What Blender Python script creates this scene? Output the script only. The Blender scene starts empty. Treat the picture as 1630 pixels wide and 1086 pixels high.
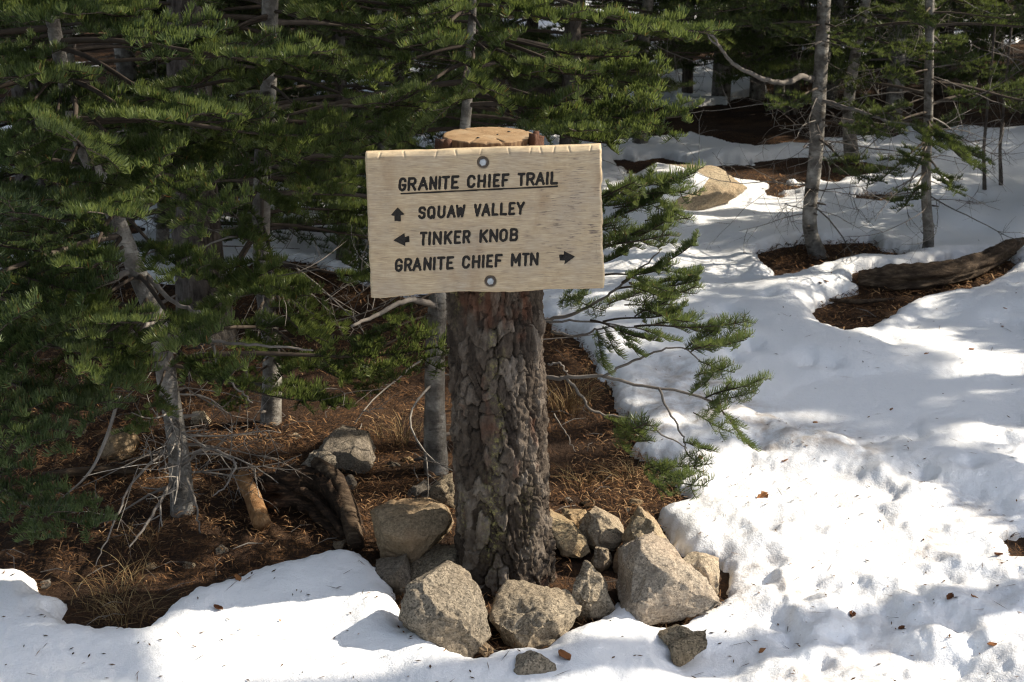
import bpy, bmesh, math, random
import numpy as np
from mathutils import Vector, Matrix

SC = bpy.context.scene
COL = SC.collection
rnd = random.Random(7)
RNG = np.random.default_rng(11)

# ------------------------------------------------------------------ camera, world, sun, exposure
F_PX, PITCH, CAM_Z = 2200.0, math.radians(18.0), 1.6
SUN_AZ, SUN_EL = math.radians(14.0), math.radians(33.0)      # azimuth measured from +X towards +Y
SUN = Vector((math.cos(SUN_EL)*math.cos(SUN_AZ), math.cos(SUN_EL)*math.sin(SUN_AZ), math.sin(SUN_EL)))

cam_d = bpy.data.cameras.new('camera')
cam_d.sensor_width = 36.0
cam_d.lens = 36.0*F_PX/1630.0
cam_d.clip_start, cam_d.clip_end = 0.05, 500.0
cam_d.dof.use_dof = True
cam_d.dof.focus_distance = 2.95
cam_d.dof.aperture_fstop = 13.0
cam = bpy.data.objects.new('camera', cam_d)
cam.location = (0, 0, CAM_Z)
cam.rotation_euler = (math.pi/2-PITCH, 0, 0)
COL.objects.link(cam)
SC.camera = cam

world = bpy.data.worlds.new('World')
SC.world = world
world.use_nodes = True
wn, wl = world.node_tree.nodes, world.node_tree.links
wn.clear()
sky = wn.new('ShaderNodeTexSky')
sky.sky_type = 'NISHITA'
sky.sun_disc = False
sky.sun_elevation = SUN_EL
sky.sun_rotation = math.pi/2-SUN_AZ
sky.altitude = 300
sky.air_density = 1.0
sky.dust_density = 3.0
sky.ozone_density = 0.6
bg = wn.new('ShaderNodeBackground')
bg.inputs[1].default_value = 0.15
wo = wn.new('ShaderNodeOutputWorld')
hs = wn.new('ShaderNodeHueSaturation')
hs.inputs['Saturation'].default_value = 0.62
wl.new(sky.outputs[0], hs.inputs['Color'])
wl.new(hs.outputs[0], bg.inputs[0])
wl.new(bg.outputs[0], wo.inputs[0])

sun_d = bpy.data.lights.new('sun', 'SUN')
sun_d.energy = 4.3
sun_d.angle = math.radians(0.5)
sun_d.color = (1.0, 0.90, 0.74)
sun = bpy.data.objects.new('sun', sun_d)
sun.rotation_euler = (-SUN).to_track_quat('-Z', 'Y').to_euler()
sun.location = (6, 2, 6)
COL.objects.link(sun)

vs = SC.view_settings
vs.view_transform = 'Standard'
vs.look = 'None'
vs.exposure = 1.0
vs.gamma = 1.0
vs.use_curve_mapping = False
SC.cycles.use_denoising = True
SC.cycles.denoiser = 'OPENIMAGEDENOISE'
SC.cycles.denoising_input_passes = 'RGB_ALBEDO_NORMAL'
SC.cycles.denoising_prefilter = 'NONE'
SC.cycles.filter_width = 1.25
SC.cycles.sample_clamp_indirect = 3.0
SC.cycles.caustics_reflective = False
SC.cycles.caustics_refractive = False
SC.cycles.use_adaptive_sampling = False

# ------------------------------------------------------------------ helpers
CP, SP = math.cos(PITCH), math.sin(PITCH)

def ray(px, py):
    a, b = (px-815.0)/F_PX, -(py-543.0)/F_PX
    return Vector((a, CP+b*SP, -SP+b*CP))

def at(px, py, Y):
    r = ray(px, py)
    t = Y/r.y
    return Vector((r.x*t, Y, CAM_Z+r.z*t))

def pix(P):
    x, y, z = P[0], P[1], P[2]-CAM_Z
    w = y*CP-z*SP
    v = y*SP+z*CP
    return 815+F_PX*x/w, 543-F_PX*v/w

def hash3(ix, iy, iz, seed=0):
    h = (ix.astype(np.int64)*374761393+iy.astype(np.int64)*668265263+iz.astype(np.int64)*2147483647+seed*974634777) & 0xffffffff
    h = ((h ^ (h >> 13))*1274126177) & 0xffffffff
    h = ((h ^ (h >> 16))*2246822519) & 0xffffffff
    h = h ^ (h >> 15)
    return (h & 0xffffff)/float(0xffffff)

def vn(x, y, z=None, seed=0):
    x = np.asarray(x, float); y = np.asarray(y, float)
    z = np.zeros_like(x) if z is None else np.asarray(z, float)
    xi, yi, zi = np.floor(x), np.floor(y), np.floor(z)
    fx, fy, fz = x-xi, y-yi, z-zi
    fx, fy, fz = [t*t*t*(t*(t*6-15)+10) for t in (fx, fy, fz)]
    xi, yi, zi = xi.astype(int), yi.astype(int), zi.astype(int)
    r = 0
    for a in (0, 1):
        for b in (0, 1):
            for c in (0, 1):
                w = (fx if a else 1-fx)*(fy if b else 1-fy)*(fz if c else 1-fz)
                r = r+w*hash3(xi+a, yi+b, zi+c, seed)
    return r*2-1

def fbm(x, y, z=None, oct=4, seed=0, gain=0.5):
    r, a, f, n = 0, 1.0, 1.0, 0
    for o in range(oct):
        r = r+a*vn(np.asarray(x)*f, np.asarray(y)*f, None if z is None else np.asarray(z)*f, seed+o*17)
        n += a; a *= gain; f *= 2.03
    return r/n

def sstep(a, b, x):
    t = np.clip((x-a)/(b-a), 0, 1)
    return t*t*(3-2*t)

def ground_h(x, y):
    x = np.asarray(x, float); y = np.asarray(y, float)
    h = 0.035*vn(x*0.55+3.1, y*0.55, seed=5)+0.012*vn(x*2.1, y*2.1, seed=6)
    h = h+0.05*np.clip(y-9, 0, None)**1.15*0.55
    w = np.exp(-((x-0.0)**2+(y-3.1)**2)/0.6)
    return h*(1-w)

def G(px, py, lift=0.0):
    r = ray(px, py)
    z = lift
    for _ in range(14):
        if r.z > -1e-3: break
        t = (z-CAM_Z)/r.z
        z = 0.5*z+0.5*(float(ground_h(r.x*t, r.y*t))+lift)
    t = (z-CAM_Z)/r.z
    return Vector((r.x*t, r.y*t, z))

def mesh_np(name, V, Fs, smooth=True):
    """V (n,3), Fs an (m,k) array or a list of such arrays"""
    me = bpy.data.meshes.new(name)
    if isinstance(Fs, np.ndarray): Fs = [Fs]
    Fs = [f for f in Fs if len(f)]
    V = np.ascontiguousarray(V, dtype=np.float32)
    me.vertices.add(len(V))
    me.vertices.foreach_set('co', V.ravel())
    idx = np.concatenate([f.ravel() for f in Fs]).astype(np.int32)
    tot = np.concatenate([np.full(len(f), f.shape[1], np.int32) for f in Fs])
    st = np.concatenate([[0], np.cumsum(tot)[:-1]]).astype(np.int32)
    me.loops.add(len(idx))
    me.loops.foreach_set('vertex_index', idx)
    me.polygons.add(len(tot))
    me.polygons.foreach_set('loop_start', st)
    me.polygons.foreach_set('loop_total', tot)
    me.update(calc_edges=True)
    me.validate()
    me.polygons.foreach_set('use_smooth', np.full(len(me.polygons), smooth, bool))
    return me

def attr(me, name, vals):
    a = me.attributes.new(name, 'FLOAT', 'POINT')
    a.data.foreach_set('value', np.ascontiguousarray(vals, dtype=np.float32))

def tag(o, label=None, cat=None, group=None, kind=None):
    if label: o['label'] = label
    if cat: o['category'] = cat
    if group: o['group'] = group
    if kind: o['kind'] = kind
    return o

def empty(name, loc):
    o = bpy.data.objects.new(name, None)
    o.location = loc
    o.empty_display_size = 0.1
    COL.objects.link(o)
    return o

def link(name, me, parent=None, loc=None):
    """new object; loc in world space, parents carry no rotation unless loc is None"""
    o = bpy.data.objects.new(name, me)
    COL.objects.link(o)
    if parent is not None: o.parent = parent
    if loc is not None:
        o.location = loc
    return o

class MB:
    def __init__(s):
        s.V, s.Q, s.T, s.A, s.n = [], [], [], [], 0
    def add(s, V, Q=None, T=None, a=0.0):
        V = np.asarray(V, float)
        s.V.append(V)
        if Q is not None and len(Q): s.Q.append(np.asarray(Q, int)+s.n)
        if T is not None and len(T): s.T.append(np.asarray(T, int)+s.n)
        s.A.append(np.full(len(V), a) if np.isscalar(a) else np.asarray(a))
        s.n += len(V)
    def tube(s, pts, radii, k=6, a=0.0, cap=True, bump=0.0, seed=0):
        P = np.asarray([tuple(p) for p in pts], float)
        R = np.asarray(radii, float)
        n = len(P)
        T = np.gradient(P, axis=0)
        T /= np.linalg.norm(T, axis=1, keepdims=True)+1e-9
        ref = np.array([0, 0, 1.0]) if abs(T[0][2]) < 0.9 else np.array([1.0, 0, 0])
        u = np.cross(T, ref); u /= np.linalg.norm(u, axis=1, keepdims=True)+1e-9
        v = np.cross(T, u)
        ang = np.linspace(0, 2*np.pi, k, endpoint=False)
        RR = R[:, None]*np.ones(k)[None]
        if bump:
            aa = np.broadcast_to(ang[None], (n, k)); ll = np.broadcast_to(np.linalg.norm(P-P[0], axis=1)[:, None], (n, k))
            RR = RR*(1+bump*fbm(np.cos(aa)*2.0+5, np.sin(aa)*2.0+ll*9, ll*14, 3, seed))
        V = P[:, None]+RR[..., None]*(np.cos(ang)[None, :, None]*u[:, None]+np.sin(ang)[None, :, None]*v[:, None])
        V = V.reshape(-1, 3)
        i = np.arange(n-1)[:, None]*k; j = np.arange(k)[None]; j2 = (j+1) % k
        Q = np.stack([i+j, i+j2, i+k+j2, i+k+j], -1).reshape(-1, 4)
        Tt = None
        if cap:
            V = np.vstack([V, P[0], P[-1]])
            jj = np.arange(k)
            Tt = np.vstack([np.stack([np.full(k, n*k), (jj+1) % k, jj], 1),
                            np.stack([np.full(k, n*k+1), (n-1)*k+jj, (n-1)*k+(jj+1) % k], 1)])
        s.add(V, Q, Tt, a)
    def mesh(s, name, smooth=True, mat=None):
        Fs = []
        if s.Q: Fs.append(np.vstack(s.Q))
        if s.T: Fs.append(np.vstack(s.T))
        me = mesh_np(name, np.vstack(s.V), Fs, smooth)
        attr(me, 'var', np.concatenate(s.A))
        if mat: me.materials.append(mat)
        return me

def spline(pts, n):
    """Catmull-Rom through pts"""
    P = np.asarray([tuple(p) for p in pts], float)
    if len(P) == 2:
        t = np.linspace(0, 1, n)[:, None]
        return P[0]*(1-t)+P[1]*t
    Q = np.vstack([2*P[0]-P[1], P, 2*P[-1]-P[-2]])
    ts = np.linspace(0, len(P)-1-1e-6, n)
    i = ts.astype(int); f = (ts-i)[:, None]
    p0, p1, p2, p3 = Q[i], Q[i+1], Q[i+2], Q[i+3]
    return 0.5*((2*p1)+(-p0+p2)*f+(2*p0-5*p1+4*p2-p3)*f**2+(-p0+3*p1-3*p2+p3)*f**3)

# ------------------------------------------------------------------ materials
class NT:
    def __init__(s, name):
        s.m = bpy.data.materials.new(name)
        s.m.use_nodes = True
        s.t = s.m.node_tree
        s.t.nodes.clear()
        s.o = s.t.nodes.new('ShaderNodeOutputMaterial')
    def n(s, typ, **kw):
        nd = s.t.nodes.new('ShaderNode'+typ)
        for k, v in kw.items(): setattr(nd, k, v)
        return nd
    def set(s, sock, v):
        if hasattr(v, 'is_linked') or isinstance(v, bpy.types.NodeSocket): s.t.links.new(v, sock)
        else: sock.default_value = v
    def coord(s, kind='Object', scale=(1, 1, 1)):
        c = s.n('TexCoord'); mp = s.n('Mapping')
        mp.inputs['Scale'].default_value = scale
        s.t.links.new(c.outputs[kind], mp.inputs[0])
        return mp.outputs[0]
    def geo(s, scale=(1, 1, 1)):
        c = s.n('NewGeometry'); mp = s.n('Mapping')
        mp.inputs['Scale'].default_value = scale
        s.t.links.new(c.outputs['Position'], mp.inputs[0])
        return mp.outputs[0]
    def noise(s, vec, scale, detail=4, rough=0.55):
        nd = s.n('TexNoise'); nd.inputs['Scale'].default_value = scale
        nd.inputs['Detail'].default_value = detail; nd.inputs['Roughness'].default_value = rough
        s.t.links.new(vec, nd.inputs['Vector'])
        return nd.outputs[0]
    def ramp(s, fac, stops, interp='LINEAR'):
        nd = s.n('ValToRGB'); cr = nd.color_ramp; cr.interpolation = interp
        while len(cr.elements) < len(stops): cr.elements.new(0.5)
        for e, (p, c) in zip(cr.elements, stops):
            e.position = p; e.color = (c[0], c[1], c[2], 1) if not np.isscalar(c) else (c, c, c, 1)
        s.set(nd.inputs[0], fac)
        return nd.outputs[0]
    def mix(s, f, a, b, mode='MIX'):
        nd = s.n('MixRGB', blend_type=mode)
        for sk, v in zip(nd.inputs, (f, a, b)):
            if isinstance(v, tuple) and len(v) == 3: v = (*v, 1)
            s.set(sk, v)
        return nd.outputs[0]
    def math(s, op, a, b=0.0, clamp=False):
        nd = s.n('Math', operation=op); nd.use_clamp = clamp
        s.set(nd.inputs[0], a); s.set(nd.inputs[1], b)
        return nd.outputs[0]
    def attr(s, name):
        nd = s.n('Attribute'); nd.attribute_name = name
        return nd.outputs['Fac']
    def bump(s, h, strength=0.3, dist=0.01):
        nd = s.n('Bump'); nd.inputs['Strength'].default_value = strength; nd.inputs['Distance'].default_value = dist
        s.t.links.new(h, nd.inputs['Height'])
        return nd.outputs[0]
    def pbr(s, col, rough=0.7, nrm=None, spec=0.3, **kw):
        p = s.n('BsdfPrincipled')
        if isinstance(col, tuple) and len(col) == 3: col = (*col, 1)
        s.set(p.inputs['Base Color'], col); s.set(p.inputs['Roughness'], rough)
        p.inputs['Specular IOR Level'].default_value = spec
        for k, v in kw.items(): s.set(p.inputs[k], v)
        if nrm is not None: s.t.links.new(nrm, p.inputs['Normal'])
        s.t.links.new(p.outputs[0], s.o.inputs[0])
        return s.m

def m_snow():
    t = NT('snow')
    g = t.geo()
    fine = t.noise(g, 260, 3, 0.6); med = t.noise(g, 45, 5, 0.6)
    dirt = t.attr('dirt')
    dn = t.noise(g, 14, 6, 0.68)
    speck = t.noise(g, 90, 2, 0.5)
    dm = t.math('MULTIPLY', dirt, t.ramp(dn, [(0.40, 0), (0.68, 1)]))
    col = t.mix(dm, (0.82, 0.83, 0.85), (0.42, 0.36, 0.31))
    sp = t.ramp(speck, [(0.735, 0), (0.76, 1)])
    spm = t.math('MULTIPLY', sp, t.math('ADD', t.math('MULTIPLY', dirt, 0.9), 0.12))
    col = t.mix(spm, col, (0.16, 0.10, 0.06))
    h = t.math('ADD', t.math('MULTIPLY', fine, 0.35), t.math('MULTIPLY', med, 0.9))
    return t.pbr(col, 0.55, t.bump(h, 0.6, 0.008), 0.35)

def m_soil():
    t = NT('needle_soil')
    g = t.geo()
    a = t.noise(g, 6, 6, 0.65)
    st = t.geo((1, 0.35, 1)); st2 = t.geo((0.3, 1, 1))
    f1 = t.noise(st, 120, 3, 0.7); f2 = t.noise(st2, 130, 3, 0.7)
    needles = t.math('MAXIMUM', f1, f2)
    base = t.ramp(a, [(0.3, (0.018, 0.012, 0.009)), (0.5, (0.036, 0.022, 0.015)), (0.7, (0.060, 0.036, 0.022))])
    col = t.mix(t.ramp(needles, [(0.52, 0), (0.68, 1)]), base, t.mix(t.ramp(t.noise(g, 3.2, 4, 0.6), [(0.40, 0), (0.62, 1)]), (0.036, 0.021, 0.013), (0.155, 0.078, 0.034)))
    h = t.math('ADD', t.math('MULTIPLY', needles, 1.0), t.noise(g, 40, 4))
    return t.pbr(col, 0.9, t.bump(h, 0.9, 0.012), 0.1)

def m_var(name, stops, rough=0.8, spec=0.15, noise_scale=60, noise_amt=0.35):
    """colour picked by the 'var' attribute, broken up with noise"""
    t = NT(name)
    g = t.coord('Object')
    v = t.math('ADD', t.attr('var'), t.math('MULTIPLY', t.math('SUBTRACT', t.noise(g, noise_scale, 3), 0.5), noise_amt))
    return t.pbr(t.ramp(v, stops), rough, None, spec)

def m_needles(name, c0, c1, c2, brown):
    t = NT(name)
    oi = t.n('ObjectInfo')
    v = t.math('ADD', t.attr('var'), t.math('MULTIPLY', t.math('SUBTRACT', oi.outputs['Random'], 0.5), 0.30))
    v = t.math('MULTIPLY', v, 0.8)
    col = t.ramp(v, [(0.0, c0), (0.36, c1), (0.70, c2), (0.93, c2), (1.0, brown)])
    p = t.n('BsdfPrincipled')
    t.set(p.inputs['Base Color'], col)
    p.inputs['Roughness'].default_value = 0.42
    p.inputs['Specular IOR Level'].default_value = 0.35
    tr = t.n('BsdfTranslucent')
    t.set(tr.inputs[0], t.mix(0.55, col, (0.24, 0.30, 0.07)))
    mx = t.n('MixShader'); mx.inputs[0].default_value = 0.36
    t.t.links.new(p.outputs[0], mx.inputs[1]); t.t.links.new(tr.outputs[0], mx.inputs[2])
    t.t.links.new(mx.outputs[0], t.o.inputs[0])
    return t.m

def m_firbark():
    t = NT('young_fir_bark')
    g = t.coord('Object')
    s = t.coord('Object', (1, 1, 5))
    a = t.noise(g, 16, 5, 0.6); l = t.noise(s, 30, 4, 0.6); d = t.noise(t.coord('Object', (1, 1, 2.2)), 11, 3, 0.5)
    col = t.ramp(a, [(0.32, (0.060, 0.053, 0.046)), (0.5, (0.165, 0.152, 0.135)), (0.68, (0.34, 0.325, 0.295))])
    col = t.mix(t.ramp(l, [(0.56, 0), (0.7, 0.75)]), col, (0.10, 0.085, 0.07))
    col = t.mix(t.ramp(d, [(0.60, 0), (0.66, 0.9)]), col, (0.040, 0.033, 0.026))
    h = t.math('ADD', l, t.noise(g, 120, 3))
    return t.pbr(col, 0.85, t.bump(h, 0.7, 0.006), 0.2)

def m_darkbark():
    t = NT('old_fir_bark')
    g = t.coord('Object', (1, 1, 0.3))
    a = t.noise(g, 45, 5, 0.65); b = t.noise(t.coord('Object'), 9, 4)
    col = t.mix(t.ramp(a, [(0.35, 0), (0.65, 1)]), (0.035, 0.028, 0.024), (0.135, 0.115, 0.10))
    col = t.mix(t.ramp(b, [(0.55, 0), (0.7, 0.5)]), col, (0.17, 0.16, 0.14))
    return t.pbr(col, 0.9, t.bump(a, 1.0, 0.02), 0.15)

def m_deadwood():
    t = NT('grey_dead_twig')
    g = t.coord('Object')
    v = t.math('ADD', t.attr('var'), t.math('MULTIPLY', t.noise(g, 40, 3), 0.5))
    col = t.ramp(v, [(0.15, (0.05, 0.042, 0.036)), (0.5, (0.13, 0.112, 0.098)), (0.95, (0.30, 0.275, 0.245))])
    return t.pbr(col, 0.85, None, 0.15)

def m_twig():
    t = NT('brown_twig')
    v = t.math('ADD', t.attr('var'), t.math('MULTIPLY', t.noise(t.coord('Object'), 40, 3), 0.5))
    return t.pbr(t.ramp(v, [(0.15, (0.028, 0.021, 0.016)), (0.5, (0.060, 0.047, 0.037)), (0.95, (0.13, 0.11, 0.09))]), 0.85, None, 0.15)

def m_granite(name, tint, dark=0.5, stain=(0.30, 0.19, 0.09), stain_amt=0.4):
    t = NT(name)
    g = t.coord('Object')
    v = t.n('TexVoronoi'); v.inputs['Scale'].default_value = 270
    t.t.links.new(g, v.inputs['Vector'])
    sp = t.n('SeparateColor'); t.t.links.new(v.outputs['Color'], sp.inputs[0])
    grain = t.ramp(sp.outputs[0], [(0.0, tuple(c*0.10 for c in tint)), (0.2, tuple(c*0.16 for c in tint)), (0.26, tuple(c*0.75 for c in tint)),
                                   (0.6, tint), (0.85, tuple(min(0.62, c*1.4) for c in tint))])
    fine = t.noise(g, 130, 6, 0.75)
    col = t.mix(dark, tint, grain)
    col = t.mix(t.ramp(fine, [(0.36, 0.75), (0.60, 0)]), col, tuple(c*0.30 for c in tint))
    big = t.noise(g, 8, 5, 0.6)
    col = t.mix(t.math('MULTIPLY', t.ramp(big, [(0.44, 0), (0.66, 1)]), stain_amt), col, stain)
    lich = t.noise(g, 16, 5, 0.7)
    col = t.mix(t.ramp(lich, [(0.62, 0), (0.72, 0.55)]), col, (0.11, 0.10, 0.085))
    oi = t.n('ObjectInfo')
    rv = t.n('HueSaturation')
    t.set(rv.inputs['Saturation'], t.math('ADD', t.math('MULTIPLY', oi.outputs['Random'], 0.35), 0.72)); t.set(rv.inputs['Value'], t.math('ADD', t.math('MULTIPLY', t.math('FRACT', t.math('MULTIPLY', oi.outputs['Random'], 7.3)), 0.42), 0.82))
    t.set(rv.inputs['Color'], col); col = rv.outputs[0]
    h = t.math('ADD', t.math('MULTIPLY', fine, 1.0), t.math('MULTIPLY', sp.outputs[0], 0.25))
    return t.pbr(col, 0.85, t.bump(h, 0.8, 0.008), 0.25)

def m_bark():
    t = NT('pine_bark')
    g = t.coord('Object')
    gs = t.coord('Object', (1, 1, 0.45))
    pl = t.attr('plate'); lv = t.attr('level'); red = t.attr('red'); lich = t.attr('lichen')
    n1 = t.noise(gs, 55, 6, 0.68); n2 = t.noise(g, 200, 4, 0.65); n3 = t.noise(g, 13, 4, 0.6)
    v = t.math('ADD', t.math('MULTIPLY', pl, 0.35), t.math('MULTIPLY', n1, 0.75))
    col = t.ramp(v, [(0.25, (0.018, 0.013, 0.010)), (0.45, (0.049, 0.037, 0.028)), (0.62, (0.088, 0.069, 0.053)), (0.85, (0.20, 0.168, 0.138))])
    rr = t.math('ADD', t.math('MULTIPLY', red, 1.0), t.math('SUBTRACT', n3, 0.62), True)
    col = t.mix(t.math('MULTIPLY', t.ramp(rr, [(0.05, 0), (0.35, 1)]), 0.8), col, t.mix(n1, (0.026, 0.014, 0.010), (0.16, 0.066, 0.036)))
    lm = t.math('MULTIPLY', lich, t.ramp(t.noise(g, 95, 6, 0.8), [(0.50, 0), (0.60, 1)]))
    col = t.mix(t.math('MULTIPLY', lm, 0.85), col, (0.25, 0.225, 0.085))
    h = t.math('ADD', n1, t.math('MULTIPLY', n2, 0.4))
    return t.pbr(col, 0.88, t.bump(h, 1.0, 0.006), 0.2)

def m_board():
    t = NT('weathered_sign_wood')
    g = t.coord('Object')
    wv = t.n('TexNoise'); wv.inputs['Scale'].default_value = 3.0; t.t.links.new(t.coord('Object', (0.6, 1, 1)), wv.inputs['Vector'])
    ad = t.n('VectorMath', operation='MULTIPLY_ADD')
    t.t.links.new(wv.outputs['Color'], ad.inputs[0]); ad.inputs[1].default_value = (0.0, 0, 0.05)
    t.t.links.new(g, ad.inputs[2])
    mp = t.n('Mapping'); mp.inputs['Scale'].default_value = (0.055, 0.4, 1.0); mp.inputs['Rotation'].default_value = (0, 0.035, 0)
    t.t.links.new(ad.outputs[0], mp.inputs[0])
    fine = t.noise(mp.outputs[0], 520, 5, 0.7); wide = t.noise(mp.outputs[0], 75, 5, 0.65)
    mp2 = t.n('Mapping'); mp2.inputs['Scale'].default_value = (0.12, 1, 1.0); t.t.links.new(ad.outputs[0], mp2.inputs[0])
    fleck = t.noise(mp2.outputs[0], 300, 3, 0.6)
    patch = t.noise(g, 9, 4, 0.6)
    col = t.ramp(wide, [(0.3, (0.45, 0.345, 0.215)), (0.5, (0.505, 0.40, 0.262)), (0.7, (0.55, 0.45, 0.31))])
    col = t.mix(t.ramp(patch, [(0.42, 0), (0.66, 0.75)]), col, (0.40, 0.34, 0.265))
    stain = t.noise(t.coord('Object', (1, 1, .45)), 13, 5, 0.65)
    col = t.mix(t.ramp(stain, [(0.56, 0), (0.72, 0.6)]), col, (0.30, 0.20, 0.115))
    col = t.mix(t.ramp(fine, [(0.44, 0.5), (0.60, 0)]), col, (0.27, 0.19, 0.115))
    wz = t.attr('weather')
    fm = t.math('MULTIPLY', t.ramp(fleck, [(0.53, 0), (0.63, 1)]), t.math('MULTIPLY', t.math('ADD', wz, 0.28), t.ramp(t.noise(g, 24, 4, 0.65), [(0.40, 0), (0.60, 1)])))
    col = t.mix(fm, col, (0.13, 0.10, 0.085))
    edge = t.attr('edge')
    col = t.mix(t.math('MULTIPLY', edge, t.ramp(t.noise(g, 60, 3), [(0.35, 0.25), (0.6, 1)])), col, (0.60, 0.47, 0.30))
    ink = t.attr('ink')
    col = t.mix(t.ramp(ink, [(0.45, 0), (0.55, 1)]), col, (0.012, 0.011, 0.010))
    return t.pbr(col, 0.75, t.bump(t.math('ADD', fine, t.math('MULTIPLY', fleck, -0.6)), 0.35, 0.002), 0.2)

def m_endgrain():
    t = NT('sawn_end_grain')
    g = t.coord('Object')
    sx = t.n('SeparateXYZ'); t.t.links.new(g, sx.inputs[0])
    wob = t.noise(g, 14, 4)
    r = t.math('SQRT', t.math('ADD', t.math('POWER', t.math('ADD', sx.outputs[0], 0.022), 2), t.math('POWER', sx.outputs[1], 2)))
    ring = t.math('SINE', t.math('ADD', t.math('MULTIPLY', r, 1500), t.math('MULTIPLY', wob, 9)))
    saw = t.noise(t.coord('Object', (0.12, 1.6, 1)), 130, 3, 0.6)
    big = t.noise(g, 16, 4)
    col = t.ramp(big, [(0.35, (0.235, 0.150, 0.078)), (0.55, (0.315, 0.215, 0.120)), (0.7, (0.36, 0.27, 0.17))])
    col = t.mix(t.math('MULTIPLY', t.ramp(ring, [(0.4, 0), (1.0, 1)]), 0.35), col, (0.27, 0.13, 0.05))
    col = t.mix(t.ramp(saw, [(0.55, 0), (0.75, 0.5)]), col, (0.24, 0.13, 0.06))
    hp = t.noise(g, 60, 2)
    sd = t.attr('side')
    col = t.mix(t.math('MULTIPLY', sd, t.ramp(t.noise(t.coord('Object', (1, 1, 0.12)), 130, 3), [(0.38, 0.35), (0.58, 1.0)])), col, (0.075, 0.036, 0.020))
    return t.pbr(col, 0.75, t.bump(saw, 0.3, 0.003), 0.2)

def m_simple(name, c, rough=0.7, spec=0.3, metal=0.0, ns=80, amt=0.5):
    t = NT(name)
    n = t.noise(t.coord('Object'), ns, 4, 0.6)
    col = t.mix(t.ramp(n, [(0.35, amt), (0.65, 0)]), c, tuple(x*0.35 for x in c))
    return t.pbr(col, rough, None, spec, Metallic=metal)

def m_log(name, c0, c1, c2, axis_scale=(0.25, 1, 1)):
    t = NT(name)
    g = t.coord('Generated'); o = t.coord('Object')
    u = t.attr('var')
    n = t.noise(t.coord('Object', axis_scale), 60, 5, 0.7); b = t.noise(o, 12, 5, 0.6)
    col = t.ramp(n, [(0.3, c0), (0.52, c1), (0.72, c2)])
    col = t.mix(t.ramp(b, [(0.45, 0), (0.65, 0.7)]), col, c0)
    return t.pbr(col, 0.88, t.bump(n, 0.9, 0.012), 0.15)

M_SNOW, M_SOIL = m_snow(), m_soil()
M_FIR = m_needles('fir_needles', (0.009, 0.018, 0.006), (0.038, 0.064, 0.020), (0.135, 0.165, 0.050), (0.18, 0.085, 0.03))  # young tips lighter; inner shoots darkened further, self-shade put into the colour
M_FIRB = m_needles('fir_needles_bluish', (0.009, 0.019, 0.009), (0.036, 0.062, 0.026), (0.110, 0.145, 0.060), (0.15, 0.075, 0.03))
M_FIRL = m_needles('sunny_fir_needles', (0.026, 0.046, 0.014), (0.076, 0.110, 0.034), (0.140, 0.172, 0.056), (0.20, 0.10, 0.035))  # lighter copy: sunlight on the right-hand sprays put into the colour
M_FAR = m_needles('far_fir_needles', (0.008, 0.016, 0.006), (0.022, 0.039, 0.014), (0.066, 0.092, 0.030), (0.14, 0.09, 0.03))  # darker copy, on the mid firs too: their shade put into the colour
M_FBARK, M_DBARK, M_DEAD, M_TWIG = m_firbark(), m_darkbark(), m_deadwood(), m_twig()
M_BARK, M_BOARD, M_END = m_bark(), m_board(), m_endgrain()
M_INK = m_simple('black_sign_paint', (0.026, 0.022, 0.019), 0.7, 0.25, 0, 260, 0.9)
M_ZINC = m_simple('galvanised_steel', (0.40, 0.43, 0.46), 0.5, 0.5, 0.7, 120, 0.4)
M_WASH = m_simple('dull_steel_washer', (0.13, 0.105, 0.085), 0.6, 0.4, 0.5, 200, 0.6)
M_LITTER = m_var('dry_needles', [(0.0, (0.025, 0.014, 0.009)), (0.35, (0.062, 0.031, 0.015)), (0.7, (0.185, 0.092, 0.039)), (1.0, (0.42, 0.27, 0.14))])
M_STRAW = m_var('dry_grass', [(0.0, (0.075, 0.042, 0.02)), (0.5, (0.19, 0.12, 0.055)), (1.0, (0.33, 0.26, 0.13))])
M_LEAF = m_var('dead_leaf', [(0.0, (0.07, 0.030, 0.016)), (0.5, (0.16, 0.065, 0.026)), (1.0, (0.32, 0.15, 0.06))])
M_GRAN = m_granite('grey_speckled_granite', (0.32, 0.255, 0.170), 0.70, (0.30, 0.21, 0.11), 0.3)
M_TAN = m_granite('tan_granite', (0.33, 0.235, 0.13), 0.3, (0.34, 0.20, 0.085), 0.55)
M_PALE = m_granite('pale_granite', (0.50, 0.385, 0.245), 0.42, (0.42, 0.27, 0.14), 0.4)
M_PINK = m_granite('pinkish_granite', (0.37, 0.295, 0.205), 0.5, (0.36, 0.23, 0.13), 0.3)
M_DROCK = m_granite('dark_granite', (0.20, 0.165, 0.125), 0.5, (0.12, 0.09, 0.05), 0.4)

# ------------------------------------------------------------------ terrain
def poly_px(pts, lift=0.0):
    return np.array([G(*p, lift)[:2] for p in pts])

def sd_poly(P, poly):
    """signed distance, negative inside"""
    d = np.full(len(P), 1e9); inside = np.zeros(len(P), bool)
    n = len(poly)
    for i in range(n):
        a, b = poly[i], poly[(i+1) % n]
        e = b-a; w = P-a
        t = np.clip((w@e)/(e@e+1e-12), 0, 1)
        dd = w-t[:, None]*e
        d = np.minimum(d, (dd*dd).sum(1))
        c = (a[1] > P[:, 1]) != (b[1] > P[:, 1])
        xs = a[0]+(P[:, 1]-a[1])*(b[0]-a[0])/(b[1]-a[1]+1e-12)
        inside ^= c & (P[:, 0] < xs)
    d = np.sqrt(d)
    return np.where(inside, -d, d)

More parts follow.
